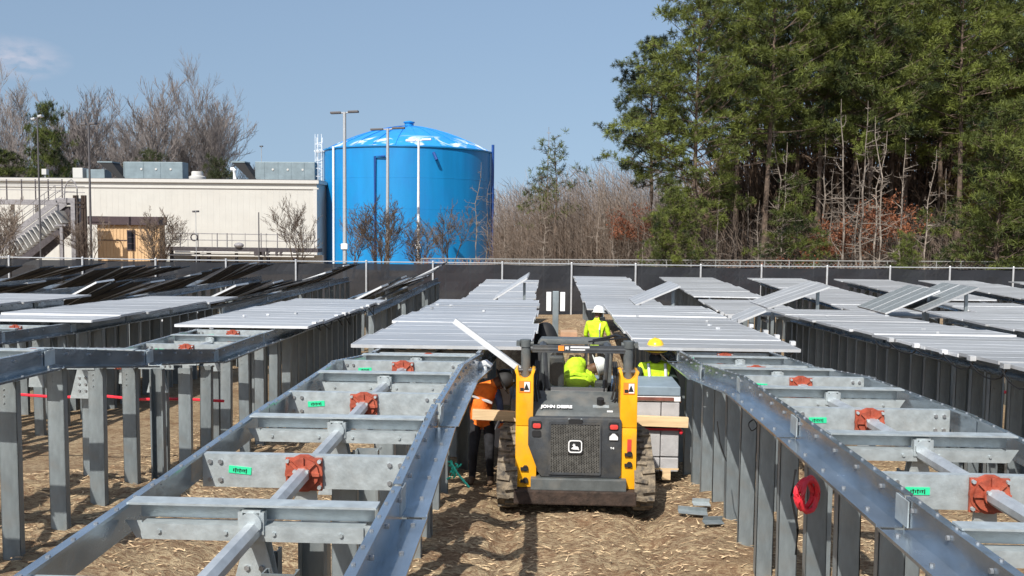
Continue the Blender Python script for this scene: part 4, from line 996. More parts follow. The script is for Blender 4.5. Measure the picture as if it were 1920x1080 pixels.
# coil on right post
def coil(name, c, Rr, rr, n, mt, lab, cat, tiltx=.0, tiltz=.4, loops=5):
    m = MB(); rnd = random.Random(4)
    for k in range(loops):
        r0 = Rr * rnd.uniform(.85, 1.05); ox = rnd.uniform(-.02, .02); oy = -k * rr * .9; ph = rnd.random() * 6
        pts = [(ox + r0 * .75 * math.cos(q + ph), oy + .01 * math.sin(3 * q), r0 * math.sin(q + ph)) for q in [2 * PI * i / 22 for i in range(23)]]
        m.tube(pts, rr, 6, False)
    o = m.build(name, M[mt], None, smooth=True); o.location = c; o.rotation_euler = (tiltx, 0, tiltz); tag(o, lab, cat); return o
coil('cable_coil', P(1509, 926, 7.3) , .14, .017, 20, 'red', 'bright red cable coil hanging on a post of the right rack', 'coil', tiltz=.62, loops=5)
coil('wire_loop', P(1414, 797, 8.7), .062, .005, 20, 'blackpipe', 'thin black wire loop taped to a post of the right rack', 'wire', loops=2)
def cable(lab, pix, r, mt='blackpipe', cat='cable'):
    pts = [P(*p) for p in pix]; c0 = pts[0].copy(); m = MB(); m.tube([p - c0 for p in pts], r, 5); o = m.build('cable', M[mt], None, smooth=True); o.location = c0; tag(o, lab, cat)
cable('black cable hanging from the red coil down the right rack post', [(1492, 880, 6.9), (1484, 930, 6.9), (1496, 990, 6.9), (1492, 1040, 6.9)], .010)
cable('thin black wire slanting down a post near the wire loop on the right rack', [(1345, 790, 9.8), (1350, 830, 9.8), (1362, 865, 9.8)], .006)
cable('black wire drooping between the posts at the far left edge', [(8, 740, 8.6), (20, 760, 8.7), (32, 740, 8.8), (34, 800, 8.8)], .006)
# teal rope
cable('teal rope end sticking out to the ground by the left rail', [(846, 868, 11.2), (858, 888, 11.1), (880, 914, 11.0)], .014, 'cyanrope', 'rope')
m = MB(); rnd = random.Random(2)
for k in range(14):
    a_ = Vector((rnd.uniform(-.09, .06), rnd.uniform(-.05, .05), rnd.uniform(-.07, .08))); b_ = a_ + Vector((rnd.uniform(-.06, .06), rnd.uniform(-.04, .04), rnd.uniform(-.08, .08))); m.tube([a_, (a_ + b_) / 2 + Vector((.02, 0, .01)), b_], .012, 5)
o = m.build('rope_bundle', M['cyanrope'], None, smooth=True); o.location = P(850, 884, 11.3); tag(o, 'bunched teal rope hanging behind the left rail of the aisle', 'rope')
# scrap on the ground right of the loader
for k, (px, py, L_, an, mt, lab) in enumerate([(1315, 945, .22, .1, 'galv', 'bent white metal scrap on the soil beside the right rack'), (1300, 925, .35, -.05, 'galv_post', 'flat grey channel lying on the soil right of the loader'), (1338, 950, .25, .3, 'galv_post', 'small grey offcut lying by the right rack posts')]):
    Y = 11.2 - .35 * k; p = P(px, py, Y); m = MB(); m.box((0, 0, 0), (L_, .09, .012), Euler((.2, .05, an)).to_matrix()); m.box((0, .04, .03), (L_, .012, .06), Euler((.2, .05, an)).to_matrix())
    o = m.build('metal_scrap', M[mt], None, bevel=.004); o.location = (p.x, Y, G(p.x, Y) + .06); tag(o, lab, 'scrap')
# orange soil probe? small fallen wood scraps
for k in range(6):
    rnd = random.Random(40 + k); x_ = rnd.uniform(-.5, 1.6); y_ = rnd.uniform(7, 10.5)

# ---------------------------------------------------------------- background: yard and buildings
BG = -1.2
def W(px, py, Y): return P(px, py, Y)
def wall_box(m, pxa, pxb, pya, pyb, Y, depth=.3, zb=None):
    a = P(pxa, pya, Y); b = P(pxb, pyb, Y); z0 = b.z if zb is None else zb
    m.bx(a.x, b.x, Y, Y + depth, z0, a.z); return a, b
# long cream building
Y0 = 92
t = thing('cream_factory_building', 'long low cream sided building with flat roof behind the fence at left', 'building', (P(300, 480, Y0).x, Y0, BG)); to = Vector(t.location)
xa, xb = P(-420, 340, Y0).x, P(594, 340, Y0).x; ztop = P(300, 341, Y0).z
m = MB(); m.bx(xa, xb, Y0, Y0 + 40, BG, ztop); m.v = [tuple(Vector(v) - to) for v in m.v]; m.build('wall', M['bldg'], t)
m = MB(); x = xa + .3
while x < xb: m.bx(x, x + .05, Y0 - .008, Y0, BG, ztop - .5); x += .62
m.v = [tuple(Vector(v) - to) for v in m.v]; m.build('siding_rib', M['bldg'], t, kind='stuff')
m = MB(); m.bx(xa - .2, xb + .25, Y0 - .25, Y0 + 40.2, ztop - .05, ztop + .28); m.v = [tuple(Vector(v) - to) for v in m.v]; m.build('parapet', M['trim'], t)
m = MB(); m.bx(xa - .2, xb + .2, Y0 - .1, Y0, ztop - .62, ztop - .50); m.v = [tuple(Vector(v) - to) for v in m.v]; m.build('gutter_band', M['trim'], t)
m = MB(); m.bx(xa, xb, Y0 + .3, Y0 + 40, ztop + .28, ztop + .36); m.v = [tuple(Vector(v) - to) for v in m.v]; m.build('roof', M['roofm'], t)
m = MB(); m.bx(xb - .35, xb + .02, Y0 - .08, Y0, BG, ztop - .6); m.v = [tuple(Vector(v) - to) for v in m.v]; m.build('corner_trim', M['trim'], t)
rz = ztop + .36
def roof_unit(lab, px0, px1, pyt, hood, Y=96, seams=()):
    a = P(px0, pyt, Y); b = P(px1, pyt, Y); t = thing('roof_air_unit', lab, 'air unit', (a.x, Y, rz)); W_ = b.x - a.x; H = a.z - rz
    MB().bx(0, W_, 0, 1.6, 0, H).build('housing', M['hvac'], t, bevel=.05)
    m = MB()
    for s_ in seams: m.bx(W_ * s_ - .04, W_ * s_ + .04, -.03, 0, .05, H - .05)
    if seams: m.build('seam', M['hvac'], t, kind='stuff')
    hx = P(hood, pyt, Y).x - a.x
    m = MB(); m.prism([(hx, H * .96), (hx + (-hx) * .55, H * .96), (.25, .02), (-.35, .02)], 'y', -.3, 1.4); m.build('intake_hood', M['blackm'], t)
    m = MB(); m.prism([(hx - .06, H), (-.55 * (hx) + hx + .1, H), (-.55 * hx + hx + .1, H * .93), (hx - .06, H * .93)], 'y', -.35, 1.5); m.build('hood_lip', M['hvac'], t)
    m = MB()
    for q in (.3, .55, .8): m.tube([(W_ * q, -.06, H * .6), (W_ * q, 0, H * .6)], .12, 8)
    m.build('gauge', M['trim'], t, kind='stuff')
    return t
roof_unit('grey roof unit with black sloped intake, left one on the cream building', 232, 342, 303, 186, seams=(.0, .33, .62))
roof_unit('wider grey roof unit with black sloped intake, right one next to the blue tank', 478, 590, 303, 436, seams=(.15, .38, .6, .82))
m = MB(); m.lathe([(.01, .9), (.55, .9), (.6, .7), (.6, .45), (.85, .35), (.85, .05), (.7, 0)], (0, 0, 0), 16)
o = m.build('roof_vent', M['trim'], None, smooth=True); o.location = (P(370, 325, 95).x, 95, rz); tag(o, 'short round pale vent on the roof between the two grey units', 'vent')
m = MB(); m.tube([(0, 0, 0), (0, 0, .95), (-.15, 0, 1.1), (-.38, 0, 1.05)], .2, 8); o = m.build('roof_pipe', M['white'], None, smooth=True); o.location = (P(440, 330, 93.5).x, 93.5, rz); tag(o, 'white bent pipe on the roof beside the right grey unit', 'pipe')
m = MB(); m.bx(0, 1.1, 0, 1.6, 0, 1.3); o = m.build('roof_box', M['trim'], None, bevel=.04); o.location = (P(136, 320, 97).x, 97, rz); tag(o, 'small pale box on the roof left of the left grey unit', 'roof box')
m = MB(); m.bx(0, 2.0, 0, 1.6, 0, 1.15); o = m.build('roof_box', M['hvac'], None, bevel=.04); o.location = (P(162, 320, 97.2).x, 97.2, rz); tag(o, 'dull grey roof box touching the left black intake', 'roof box')
m = MB(); m.bx(0, .5, 0, .5, .5, 1.1); m.tube([(.25, .25, 0), (.25, .25, .5)], .08, 6); o = m.build('roof_lamp', M['trim'], None); o.location = (P(78, 322, 96).x, 96, rz); tag(o, 'small square lamp on a stub near the left end of the roof', 'lamp')
# tan shed
Y1 = 76
a = P(182, 408, Y1); b = P(298, 424, Y1); t = thing('tan_shed', 'small tan sided shed with dark brown roof band and one narrow window', 'shed', (a.x, Y1, BG)); W_ = b.x - a.x; H = P(240, 422, Y1).z - BG
MB().bx(0, W_, 0, 1.2, 0, H).build('wall', M['tan'], t)
x = .12
while x < W_ - .1: link('siding_batten', bpy.data.meshes.get('siding_batten') or MB().bx(0, .05, -.035, 0, 0, H - .02).mesh('siding_batten', M['tan']), t, (x, 0, 0)); x += .30
rz2 = P(240, 406, Y1).z - BG
m = MB(); m.bx(-.7, W_ + .12, -.3, 1.4, H + .005, rz2); m.build('roof_band', M['tanroof'], t, bevel=.03)
wx0 = P(240, 440, Y1).x - a.x; wx1 = P(252, 440, Y1).x - a.x; wz0 = P(245, 468, Y1).z - BG; wz1 = P(245, 433, Y1).z - BG
wn = MB().bx(wx0 - .07, wx1 + .07, -.07, -.036, wz0 - .07, wz1 + .07).build('window', M['tanroof'], t); 
for k in range(3): q = (wz1 - wz0) / 3; MB().bx(wx0, wx1, -.08, -.071, wz0 + k * q + .03, wz0 + (k + 1) * q - .03).build('pane', M['glassdark'], wn)
m = MB(); m.bx(0, wx0, -.045, -.036, wz0 + .75, wz0 + .82); m.build('wall_seam', M['tanroof'], t)
m = MB(); m.bx(W_ - .02, W_ + .08, -.05, .05, 0, H); m.bx(W_ - .34, W_ - .24, -.05, -.036, 0, H); m.build('corner_board', M['tan'], t)
# stair
Y2 = 72
t = thing('steel_stair', 'dark open steel stair rising to a landing at the left edge', 'stair', (P(60, 480, Y2).x, Y2, BG)); to = Vector(t.location)
def T(px, py, dy=0): return P(px, py, Y2 + dy) - to
for dy in (0, 1.6):
    m = MB(); A, Bq = T(-40, 478, 0), T(104, 372, 0); 
    for w0, w1, mt in ((-.0, .42, 'stairgrey'),):
        m = MB(); m.prism([(A.x, A.z), (Bq.x, Bq.z), (Bq.x + .2, Bq.z - .42), (A.x + .2, A.z - .42)], 'y', dy, dy + .08); m.build('stringer', M[mt], t)
L_a, L_b = T(104, 371), T(140, 371)
MB().bx(L_a.x, L_b.x, 0, 1.7, L_a.z - .4, L_a.z).build('landing', M['stairgrey'], t, bevel=.03)
MB().bx(L_b.x - .35, L_b.x, -.02, 1.6, 0, L_a.z - .4).build('landing_column', M['stairgrey'], t)
m = MB(); a1, a2, a3, a4 = T(110, 384), T(12, 470), T(40, 484), T(130, 400)
m.prism([(T(0, 470).x, T(0, 470).z), (T(100, 386).x, T(100, 386).z), (T(126, 386).x, T(126, 386).z), (T(128, 424).x, T(128, 424).z), (T(60, 484).x, T(60, 484).z), (T(0, 500).x, T(0, 500).z)], 'y', 1.75, 1.8); m.build('back_sheet', M['stairdark'], t)
for k in range(13):
    f = k / 12; px = 100 - 84 * f; py = 396 + 62 * f
    p0 = T(px, py); m = MB(); m.box((p0.x + .3, .85, p0.z - .45), (.06, 1.5, 1.15), Matrix.Rotation(R(-32), 3, 'Y')); m.build('tread', M['trim'], t)
m = MB(); lo = T(134, 440); m.prism([(T(20, 495).x, T(20, 495).z), (T(124, 418).x, T(124, 418).z), (T(124, 430).x, T(124, 430).z), (T(40, 498).x, T(40, 498).z)], 'y', -.05, 0.03); m.build('lower_brace', M['stairdark'], t)
m = MB(); c_ = T(118, 424); m.bx(c_.x - .12, c_.x + .12, -.3, -.1, 0, c_.z); m.bx(c_.x - .5, c_.x + .4, -.35, .2, c_.z, c_.z + .12); m.build('support_post', M['stairgrey'], t)
m = MB()
for dz in (1.0, .5):
    for dy in (0, 1.6):
        A = T(-40, 478); B2 = T(104, 371); m.tube([(A.x, dy, A.z + dz), (B2.x, dy, B2.z + dz), (L_b.x, dy, B2.z + dz)], .03, 5)
m.build('handrail', M['stairgrey'], t)
m = MB()
for k in range(8):
    A = T(-40 + 144 * k / 7, 478 - 107 * k / 7); m.tube([(A.x, 0, A.z - .1), (A.x, 0, A.z + 1)], .025, 5)
m.build('baluster', M['stairgrey'], t, kind='stuff')
m = MB(); pts = [T(123, 374), T(124, 352), T(129, 341), T(136, 337), T(143, 343), T(147, 355), T(147, 480)]; m.tube([(p.x, -.2, p.z) for p in pts], .05, 6); m.build('arched_rail', M['stairgrey'], t, smooth=True)
m = MB()
for px in (137, 142, 152, 157): p0 = T(px, 366); m.bx(p0.x - .08, p0.x + .08, .1, .3, 0, p0.z)
for py in (380, 388): p0 = T(134, py); m.bx(p0.x, T(158, py).x, .05, .1, p0.z - .08, p0.z + .08)
m.build('rusty_frame', M['rust'], t)
# upper left platform and rail
t = thing('roof_walkway', 'pale raised walkway with dark railing in front of the building at the far left', 'walkway', (P(50, 380, 80).x, 80, BG)); to = Vector(t.location)
A, B2 = P(-60, 372, 80) - to, P(118, 364, 80) - to
MB().bx(A.x, B2.x, 0, 1.5, A.z - .5, A.z - .05).build('deck', M['stairgrey'], t)
m = MB()
for py in (338, 347, 356): q = P(50, py, 80) - to; m.tube([(A.x, 0, q.z), (B2.x, 0, q.z)], .03, 5)
m.build('rail', M['stairgrey'], t, kind='stuff')
m = MB()
for px in (-20, 12, 40, 66, 90, 116): q = P(px, 336, 80) - to; m.bx(q.x - .05, q.x + .05, -.02, .03, A.z - .1, q.z)
m.build('rail_post', M['stairdark'], t, kind='stuff')
for px in (-40, 15, 60, 100): q = P(px, 372, 80) - to; MB().bx(q.x - .12, q.x + .12, .6, .8, 0, A.z - .5).build('column', M['concrete'], t)
# pipe platform in front of the building
Y3 = 80
t = thing('pipe_platform', 'low platform with railing and pipes in front of the cream building', 'platform', (P(450, 470, Y3).x, Y3, BG)); to = Vector(t.location)
def T3(px, py, dy=0): return P(px, py, Y3 + dy) - to
A, B2 = T3(303, 463), T3(596, 466)
MB().bx(A.x, B2.x, 0, 1.6, A.z - .33, A.z).build('deck', M['stairdark'], t)
for py in (437, 449):
    q = T3(310, py); MB().tube([(q.x, 0, q.z), (T3(590, py).x, 0, q.z - .05)], .035, 5).build('rail', M['stairgrey'], t)
px = 310; vr = random.Random(1)
while px < 590:
    q = T3(px, 437); MB().tube([(q.x, 0, A.z), (q.x, 0, q.z)], .025 if vr.random() < .6 else .05, 5).build('rail_post', M['stairgrey'], t); px += 9 + vr.random() * 22
for px, w_ in ((318, .12), (366, .2), (388, .16), (440, .1), (486, .14), (500, .12), (550, .12)):
    q = T3(px, 470); MB().bx(q.x - w_, q.x + w_, .3, .6, 0, A.z - .33).build('column', M['stairdark'], t)
for py, x0, x1 in ((472, 330, 470), (478, 300, 590), (475, 500, 590)):
    q = T3(x0, py); MB().tube([(q.x, -.2, q.z), (T3(x1, py).x, -.2, q.z)], .07, 6).build('pipe', M['trim'], t)
m = MB(); c_ = T3(365, 445); m.tube([(c_.x + .3 * math.cos(q), -.1, c_.z + .3 * math.sin(q)) for q in [2 * PI * k / 14 for k in range(15)]], .06, 6, False); m.build('valve_wheel', M['stairdark'], t, smooth=True)
m = MB(); c_ = T3(448, 460); m.ell((c_.x, 0, c_.z), (.45, .3, .25)); m.build('pump_cover', M['stairgrey'], t, smooth=True)
m = MB()
for px in (480, 484, 495, 503, 520, 528): q = T3(px, 474); m.bx(q.x - .1, q.x + .1, -.3, 0, q.z - .2, q.z + .1)
m.build('valve', M['stairdark'], t, kind='stuff')
MB().bx(A.x - .5, B2.x, 1.8, 2.2, -.0, T3(450, 478).z).build('low_wall', M['bldg'], t)
# blue tank
YT = 99; cxp = P(764, 400, YT).x; rT = (P(923, 400, YT).x - P(606, 400, YT).x) / 2 * .985; YC = YT + 1.0
t = thing('blue_storage_tank', 'large round bright blue storage tank with shallow domed roof', 'tank', (cxp, YC, BG)); to = Vector(t.location)
Yf = YC - rT
rim = P(764, 277, Yf + rT * .3).z - BG; apex = P(764, 237, YC).z - BG
m = MB(); m.lathe([(rT, 0), (rT, rim)], (0, 0, 0), 96); m.build('shell', M['tankblue'], t, smooth=True)
m = MB(); m.lathe([(rT, rim - .12), (rT + .12, rim - .1), (rT + .12, rim + .04), (rT - .1, rim + .05)], (0, 0, 0), 96); m.build('rim_ring', M['tankblue'], t, smooth=True)
for zz in (.25, .5, .75):
    m = MB(); m.lathe([(rT, rim * zz - .03), (rT + .012, rim * zz - .02), (rT + .012, rim * zz + .02), (rT, rim * zz + .03)], (0, 0, 0), 96); m.build('plate_seam', M['tankblue'], t, smooth=True)
prof = [(rT * f, (apex - rim) * (1 - f ** 1.7)) for f in (1, .9, .8, .65, .5, .35, .2, .1, .02)]
m = MB(); m.lathe(prof, (0, 0, 0), 48); d_ = m.build('dome', M['dome'], t, smooth=True); d_.location.z = rim
m = MB()
for k in range(24):
    q = 2 * PI * k / 24; m.tube([(r * math.cos(q), r * math.sin(q), z + .04) for r, z in prof[:-1]], .035, 4)
m.build('dome_rib', M['dome'], d_, kind='stuff')
m = MB(); m.lathe([(.5, 0), (.5, .45), (.62, .5), (.62, .6), (.01, .75)], (0, 0, 0), 14); v_ = m.build('roof_vent', M['tankblue'], t, smooth=True); v_.location.z = apex - .12
def onshell(px, off=.08):
    x = P(px, 350, Yf + 1).x - cxp; x = max(-rT * .999, min(rT * .999, x)); y = -math.sqrt(rT * rT - x * x); k = (rT + off) / rT; return x * k, y * k
x, y = onshell(619, .15); MB().tube([(x, y, 0), (x, y, rim + .1)], .12, 8).build('white_downpipe', M['ladder'], t, smooth=True)
x, y = onshell(707, .2); x2, y2 = onshell(726, .2); zp = P(707, 293, Yf).z - BG; MB().tube([(x, y, 0), (x, y, zp), (x2, y2, zp)], .11, 8).build('fill_pipe', M['tankpipe'], t, smooth=True)
x, y = onshell(911, .25); MB().tube([(x, y, 0), (x, y, rim + .8)], .16, 8).build('vent_pipe', M['tankpipe'], t, smooth=True)
x, y = onshell(812, .2); za = P(812, 285, Yf).z - BG; m = MB(); m.tube([(x, y, za), (x + .35, y - .2, za - .75)], .16, 8); m.build('overflow_pipe', M['tankpipe'], t, smooth=True)
# caged ladder on the left
lxp = P(600, 400, YC - 3).x - cxp; ly_ = -3.0
m = MB()
for s in (-.28, .28): m.tube([(lxp + s, ly_, 0), (lxp + s, ly_, rim + 1.3)], .05, 5)
m.build('ladder_rail', M['ladder'], t)
for k in range(38): link('ladder_rung', bpy.data.meshes.get('ladder_rung') or MB().tube([(-.28, 0, 0), (.28, 0, 0)], .03, 4).mesh('ladder_rung', M['ladder']), t, (lxp, ly_, .3 + k * (rim + .8) / 38))
for k in range(14): 
    me_ = bpy.data.meshes.get('cage_hoop') or MB().tube([(.42 * math.cos(q), .42 * math.sin(q), 0) for q in [2 * PI * j / 12 for j in range(13)]], .035, 4, False).mesh('cage_hoop', M['ladder'])
    link('cage_hoop', me_, t, (lxp, ly_ - .35, 2 + k * (rim - .6) / 14))
m = MB()
for q in (PI * 1.2, PI * 1.5, PI * 1.8): m.tube([(lxp + .42 * math.cos(q), ly_ - .35 + .42 * math.sin(q), 2), (lxp + .42 * math.cos(q), ly_ - .35 + .42 * math.sin(q), rim + 1.6)], .03, 4)
m.build('cage_bar', M['ladder'], t)
m = MB(); zz = rim * .45
for z_ in (rim * .48, rim * .99): m.bx(lxp - .5, lxp + 1.6, ly_ - .5, ly_ + 1.2, z_ - .08, z_)
m.build('ladder_platform', M['ladder'], t)
# light poles
def light_pole(label, px, pyt, Y, arm=1.9, r=.14, mt='lamp_pole', ht='lamp_dark', box=False, tiltarm=.04):
    p = P(px, pyt, Y); t = thing('light_pole', label, 'light pole', (p.x, Y, BG), 0, 'tall lamp poles beyond the fence'); H = p.z - BG
    MB().tube([(0, 0, 0), (0, 0, H)], [r * 1.1, r * .8], 10).build('pole', M[mt], t, smooth=True)
    MB().lathe([(r * 2, 0), (r * 2, .12), (r * 1.3, .2)], (0, 0, 0), 12).build('base', M[mt], t)
    if arm:
        for s in (-1, 1):
            m = MB(); m.box((s * arm * .62, 0, H - .02 + s * tiltarm * arm), (arm * .72, .45, .16), Matrix.Rotation(-tiltarm, 3, 'Y')); m.build('lamp_head', M[ht], t, bevel=.03)
            MB().tube([(0, 0, H - .08), (s * arm * .4, 0, H - .03 + s * tiltarm * arm * .5)], .06, 6).build('arm', M[mt], t)
    if box:
        z_ = P(px, 462, Y).z - BG; MB().bx(-.26, .26, -.26, -.14, z_ - .22, z_ + .22).build('round_box', M['white'], t, bevel=.08, smooth=True)
    return t
light_pole('tallest grey lamp pole with double head, left of the blue tank centre', 646, 210, 70, 1.1, .15, box=True)
light_pole('grey lamp pole with a wide double head in front of the blue tank', 727, 241, 78, 1.5, .15)
light_pole('pale lamp pole before the right half of the blue tank', 785, 262, 84, 1.2, .13, 'ladder', 'ladder', box=True)
light_pole('dark lamp pole with flat double head in front of the cream building', 166, 232, 72, .6, .09, 'lamp_dark')
light_pole('thin lamp pole in front of the left pines', 70, 220, 72, .45, .07, 'lamp_dark', 'lamp_pole', tiltarm=.25)
light_pole('short dark lamp post against the cream wall', 485, 398, 79, 0, .06, 'lamp_dark')
light_pole('thin short lamp post against the cream wall, left of the darker one', 367, 396, 79, .25, .03, 'lamp_pole')
light_pole('tiny distant mast above the roof between the bare trees and the tank', 490, 274, 120, .2, .06, 'lamp_pole')

# ---------------------------------------------------------------- vegetation
def bare_mesh(seed, h, levels=5, spread=.5, r0=.12, multi=1, mats='barkpale', up=.25, twigs=True, first=.25, rmin=.012, dens=3):
    rnd = random.Random(seed); V = []; F = []
    def seg(a, b, ra, rb, n=3):
        d = (b - a).normalized(); u = d.cross(Vector((.3, .7, .2))).normalized(); v = d.cross(u); o = len(V)
        for p, r in ((a, ra), (b, rb)):
            for j in range(n): q = 2 * PI * j / n; V.append(tuple(p + (u * math.cos(q) + v * math.sin(q)) * r))
        for j in range(n): F.append((o + j, o + (j + 1) % n, o + n + (j + 1) % n, o + n + j))
    def grow(p, d, L_, r, lv):
        n = 4 if lv < 2 else 3
        for i in range(n):
            q = p + d * (L_ / n); r2 = max(rmin * .6, r * (1 - .22)); seg(p, q, r, r2, 5 if lv == 0 else 3)
            if lv < levels and (lv > 0 or i >= n * first):
                for k in range(dens if lv > 0 else dens + 1):
                    if rnd.random() < .72:
                        ax = Vector((rnd.gauss(0, 1), rnd.gauss(0, 1), rnd.gauss(0, .4))); ax = (ax - d * ax.dot(d)).normalized()
                        nd = (d + ax * spread * rnd.uniform(.7, 1.5) + Vector((0, 0, up * .6))).normalized()
                        grow(q, nd, L_ * rnd.uniform(.35, .6), max(rmin, r2 * rnd.uniform(.38, .6)), lv + 1)
            p = q; r = r2; d = (d + Vector((rnd.gauss(0, .09), rnd.gauss(0, .09), up * .12))).normalized()
    for k in range(multi):
        a = rnd.uniform(0, 6.28); lean = 0.04 if multi == 1 else .28
        grow(Vector((rnd.uniform(-.1, .1) * multi, rnd.uniform(-.1, .1), 0)), Vector((lean * math.cos(a), lean * math.sin(a), 1)).normalized(), h * (.72 if multi == 1 else .6), r0, 0)
    me = bpy.data.meshes.new('branches'); me.from_pydata(V, [], F); me.materials.append(M[mats]); me.update(); return me
def slim_mesh(seed, h, nb, r0):
    """tall thin trunk with short crooked side twigs"""
    rnd = random.Random(seed); m = MB(); x = y = 0; pts = []
    for k in range(10): pts.append(Vector((x, y, h * k / 9))); x += rnd.gauss(0, .16); y += rnd.gauss(0, .1)
    m.tube(pts, [r0 * (1 - .85 * k / 9) for k in range(10)], 6, False)
    for b in range(nb):
        f = rnd.uniform(.12, .98); k = min(8, int(f * 9)); p = pts[k].lerp(pts[k + 1], f * 9 - k); a = rnd.uniform(0, 6.28); L_ = h * .20 * (1.15 - f) * rnd.uniform(.4, 1.2); el = rnd.uniform(-.1, .9)
        d = Vector((math.cos(a) * math.cos(el), math.sin(a) * math.cos(el), math.sin(el))); bp = [p]
        for i in range(4): bp.append(bp[-1] + d * L_ / 4); d = (d + Vector((rnd.gauss(0, .22), rnd.gauss(0, .22), rnd.gauss(.06, .15)))).normalized()
        m.tube(bp, [max(.010, r0 * .30 * (1 - i / 5)) for i in range(5)], 3, False)
        for j in range(5):
            q = bp[rnd.randint(1, 4)]; e = q + Vector((rnd.gauss(0, .3), rnd.gauss(0, .3), rnd.gauss(.12, .22))) * L_ * .45; m.tube([q, e], [.010, .006], 3, False)
    me = m.mesh('branches', M['barkpale']); return me
def put_tree(name, label, cat, meshes, loc, s, rz, group):
    t = thing(name, label, cat, loc, rz, group); t.scale = s if isinstance(s, tuple) else (s, s, s)
    for nm, me in meshes: link(nm, me, t)
    return t
def tuft_cloud(name, centers, rad, dirs, n, wdt, m, seed):
    g = np.random.default_rng(seed); c = np.repeat(centers, n, 0); K = len(c)
    v = g.normal(size=(K, 3)); v += np.repeat(dirs, n, 0) * .9; v /= np.linalg.norm(v, axis=1)[:, None]
    L_ = np.repeat(rad, n) * g.uniform(.6, 1.15, K); s = np.cross(v, g.normal(size=(K, 3))); s /= np.linalg.norm(s, axis=1)[:, None]
    base = c + v * (L_ * .12)[:, None]; tip = c + v * L_[:, None]; w_ = wdt * np.repeat(rad, n)[:, None] * .62
    VV = np.stack([base - s * w_ * .6, base + s * w_ * .6, tip + s * w_ * .5, tip - s * w_ * .5], 1).reshape(-1, 3)
    me = bpy.data.meshes.new(name); me.vertices.add(len(VV)); me.vertices.foreach_set('co', VV.ravel().astype(np.float32))
    me.loops.add(K * 4); me.loops.foreach_set('vertex_index', np.arange(K * 4, dtype=np.int32))
    me.polygons.add(K); me.polygons.foreach_set('loop_start', np.arange(0, K * 4, 4, dtype=np.int32)); me.polygons.foreach_set('loop_total', np.full(K, 4, dtype=np.int32))
    me.materials.append(m); me.update(); me.validate(); return me
def pine_meshes(seed, h, cb, R0, nb=70, tuft=.34, leaf='needle', npt=20, taper=.5, r0=.22, per=26, droop=0):
    rnd = random.Random(seed); tr = MB(); 
    pts = []; x = y = 0
    for k in range(9): pts.append(Vector((x, y, h * k / 8))); x += rnd.gauss(0, .08); y += rnd.gauss(0, .08)
    tr.tube(pts, [r0 * (1 - .9 * k / 8) for k in range(9)], 7, False)
    C_ = []; D_ = []; RD = []
    for b in range(nb):
        f = (b + rnd.random()) / nb; z = cb + (h - cb) * f ** .9; a = b * 2.4 + rnd.uniform(-.5, .5)
        R_ = R0 * (1 - f) ** taper * rnd.uniform(.45, 1.15) * (min(1, .55 + f * 3)); R_ = max(R_, .5)
        el = rnd.uniform(-.15, .25) + f * .6 - droop
        k_ = z / h * 8; i0 = min(7, int(k_)); p = pts[i0].lerp(pts[i0 + 1], k_ - i0)
        d = Vector((math.cos(a) * math.cos(el), math.sin(a) * math.cos(el), math.sin(el))); bp = [p]; n = 5
        for i in range(n): d = (d + Vector((rnd.gauss(0, .12), rnd.gauss(0, .12), .07))).normalized(); bp.append(bp[-1] + d * R_ / n)
        tr.tube(bp, [max(.012, r0 * .30 * (1 - f * .7) * (1 - i / (n + .5))) for i in range(n + 1)], 3, False)
        nt_ = max(4, int(per * R_ / R0))
        ncl = max(2, int(R_ * 1.5)); cls = []
        for c_ in range(ncl):
            kk = rnd.uniform(.35, 1.0) ** .8 * n if c_ else n * .98; j = min(n - 1, int(kk)); q = bp[j].lerp(bp[j + 1], kk - j); sp = R_ * .13 + .05
            q = q + Vector((rnd.gauss(0, sp), rnd.gauss(0, sp), rnd.gauss(.05, sp * .35))); cls.append((q, j)); tr.tube([bp[max(0, j - 1)], q], [.016, .008], 3, False)
        for i in range(nt_):
            q0, j = cls[i % ncl]; dd = (bp[j + 1] - bp[j]).normalized()
            off = Vector((rnd.gauss(0, .30), rnd.gauss(0, .30), rnd.gauss(.05, .12))); q = q0 + off
            C_.append(q); D_.append((dd * .5 + off.normalized() * .5 + Vector((0, 0, .35)))); RD.append(tuft * rnd.uniform(.7, 1.2))
            if i % 5 == 0: tr.tube([q0, q], [.018, .008], 3, False)
    crown = tuft_cloud('crown', np.array([tuple(c) for c in C_]), np.array(RD), np.array([tuple(c) for c in D_]), npt, .10, M[leaf], seed)
    tm = tr.mesh('trunk', M['bark'], smooth=False); return [('trunk', tm), ('crown', crown)]
PV = [pine_meshes(1, 21, 4.2, 5.4, 105, .36, per=44, npt=26), pine_meshes(2, 22, 10.0, 4.8, 84, .36, per=44, npt=26), pine_meshes(3, 20, 8.5, 5.0, 84, .36, per=44, npt=26)]
PY = pine_meshes(4, 15, 3.0, 4.0, 70, .36, leaf='needle_y', per=26)
PSM = pine_meshes(5, 7, .5, 2.2, 60, .30, per=22, npt=20, taper=.7, r0=.09)
PSM2 = pine_meshes(6, 11, .6, 4.2, 95, .34, per=34, npt=22, taper=.45, r0=.16)
PSPARSE = pine_meshes(7, 9, 4.5, 1.9, 26, .30, leaf='needle', per=12, npt=16, taper=.5, r0=.10)
def ground_at(px, Y): return (P(px, 480, Y).x, Y, BG - .1)
PG = 'tall pines in the woods at right'
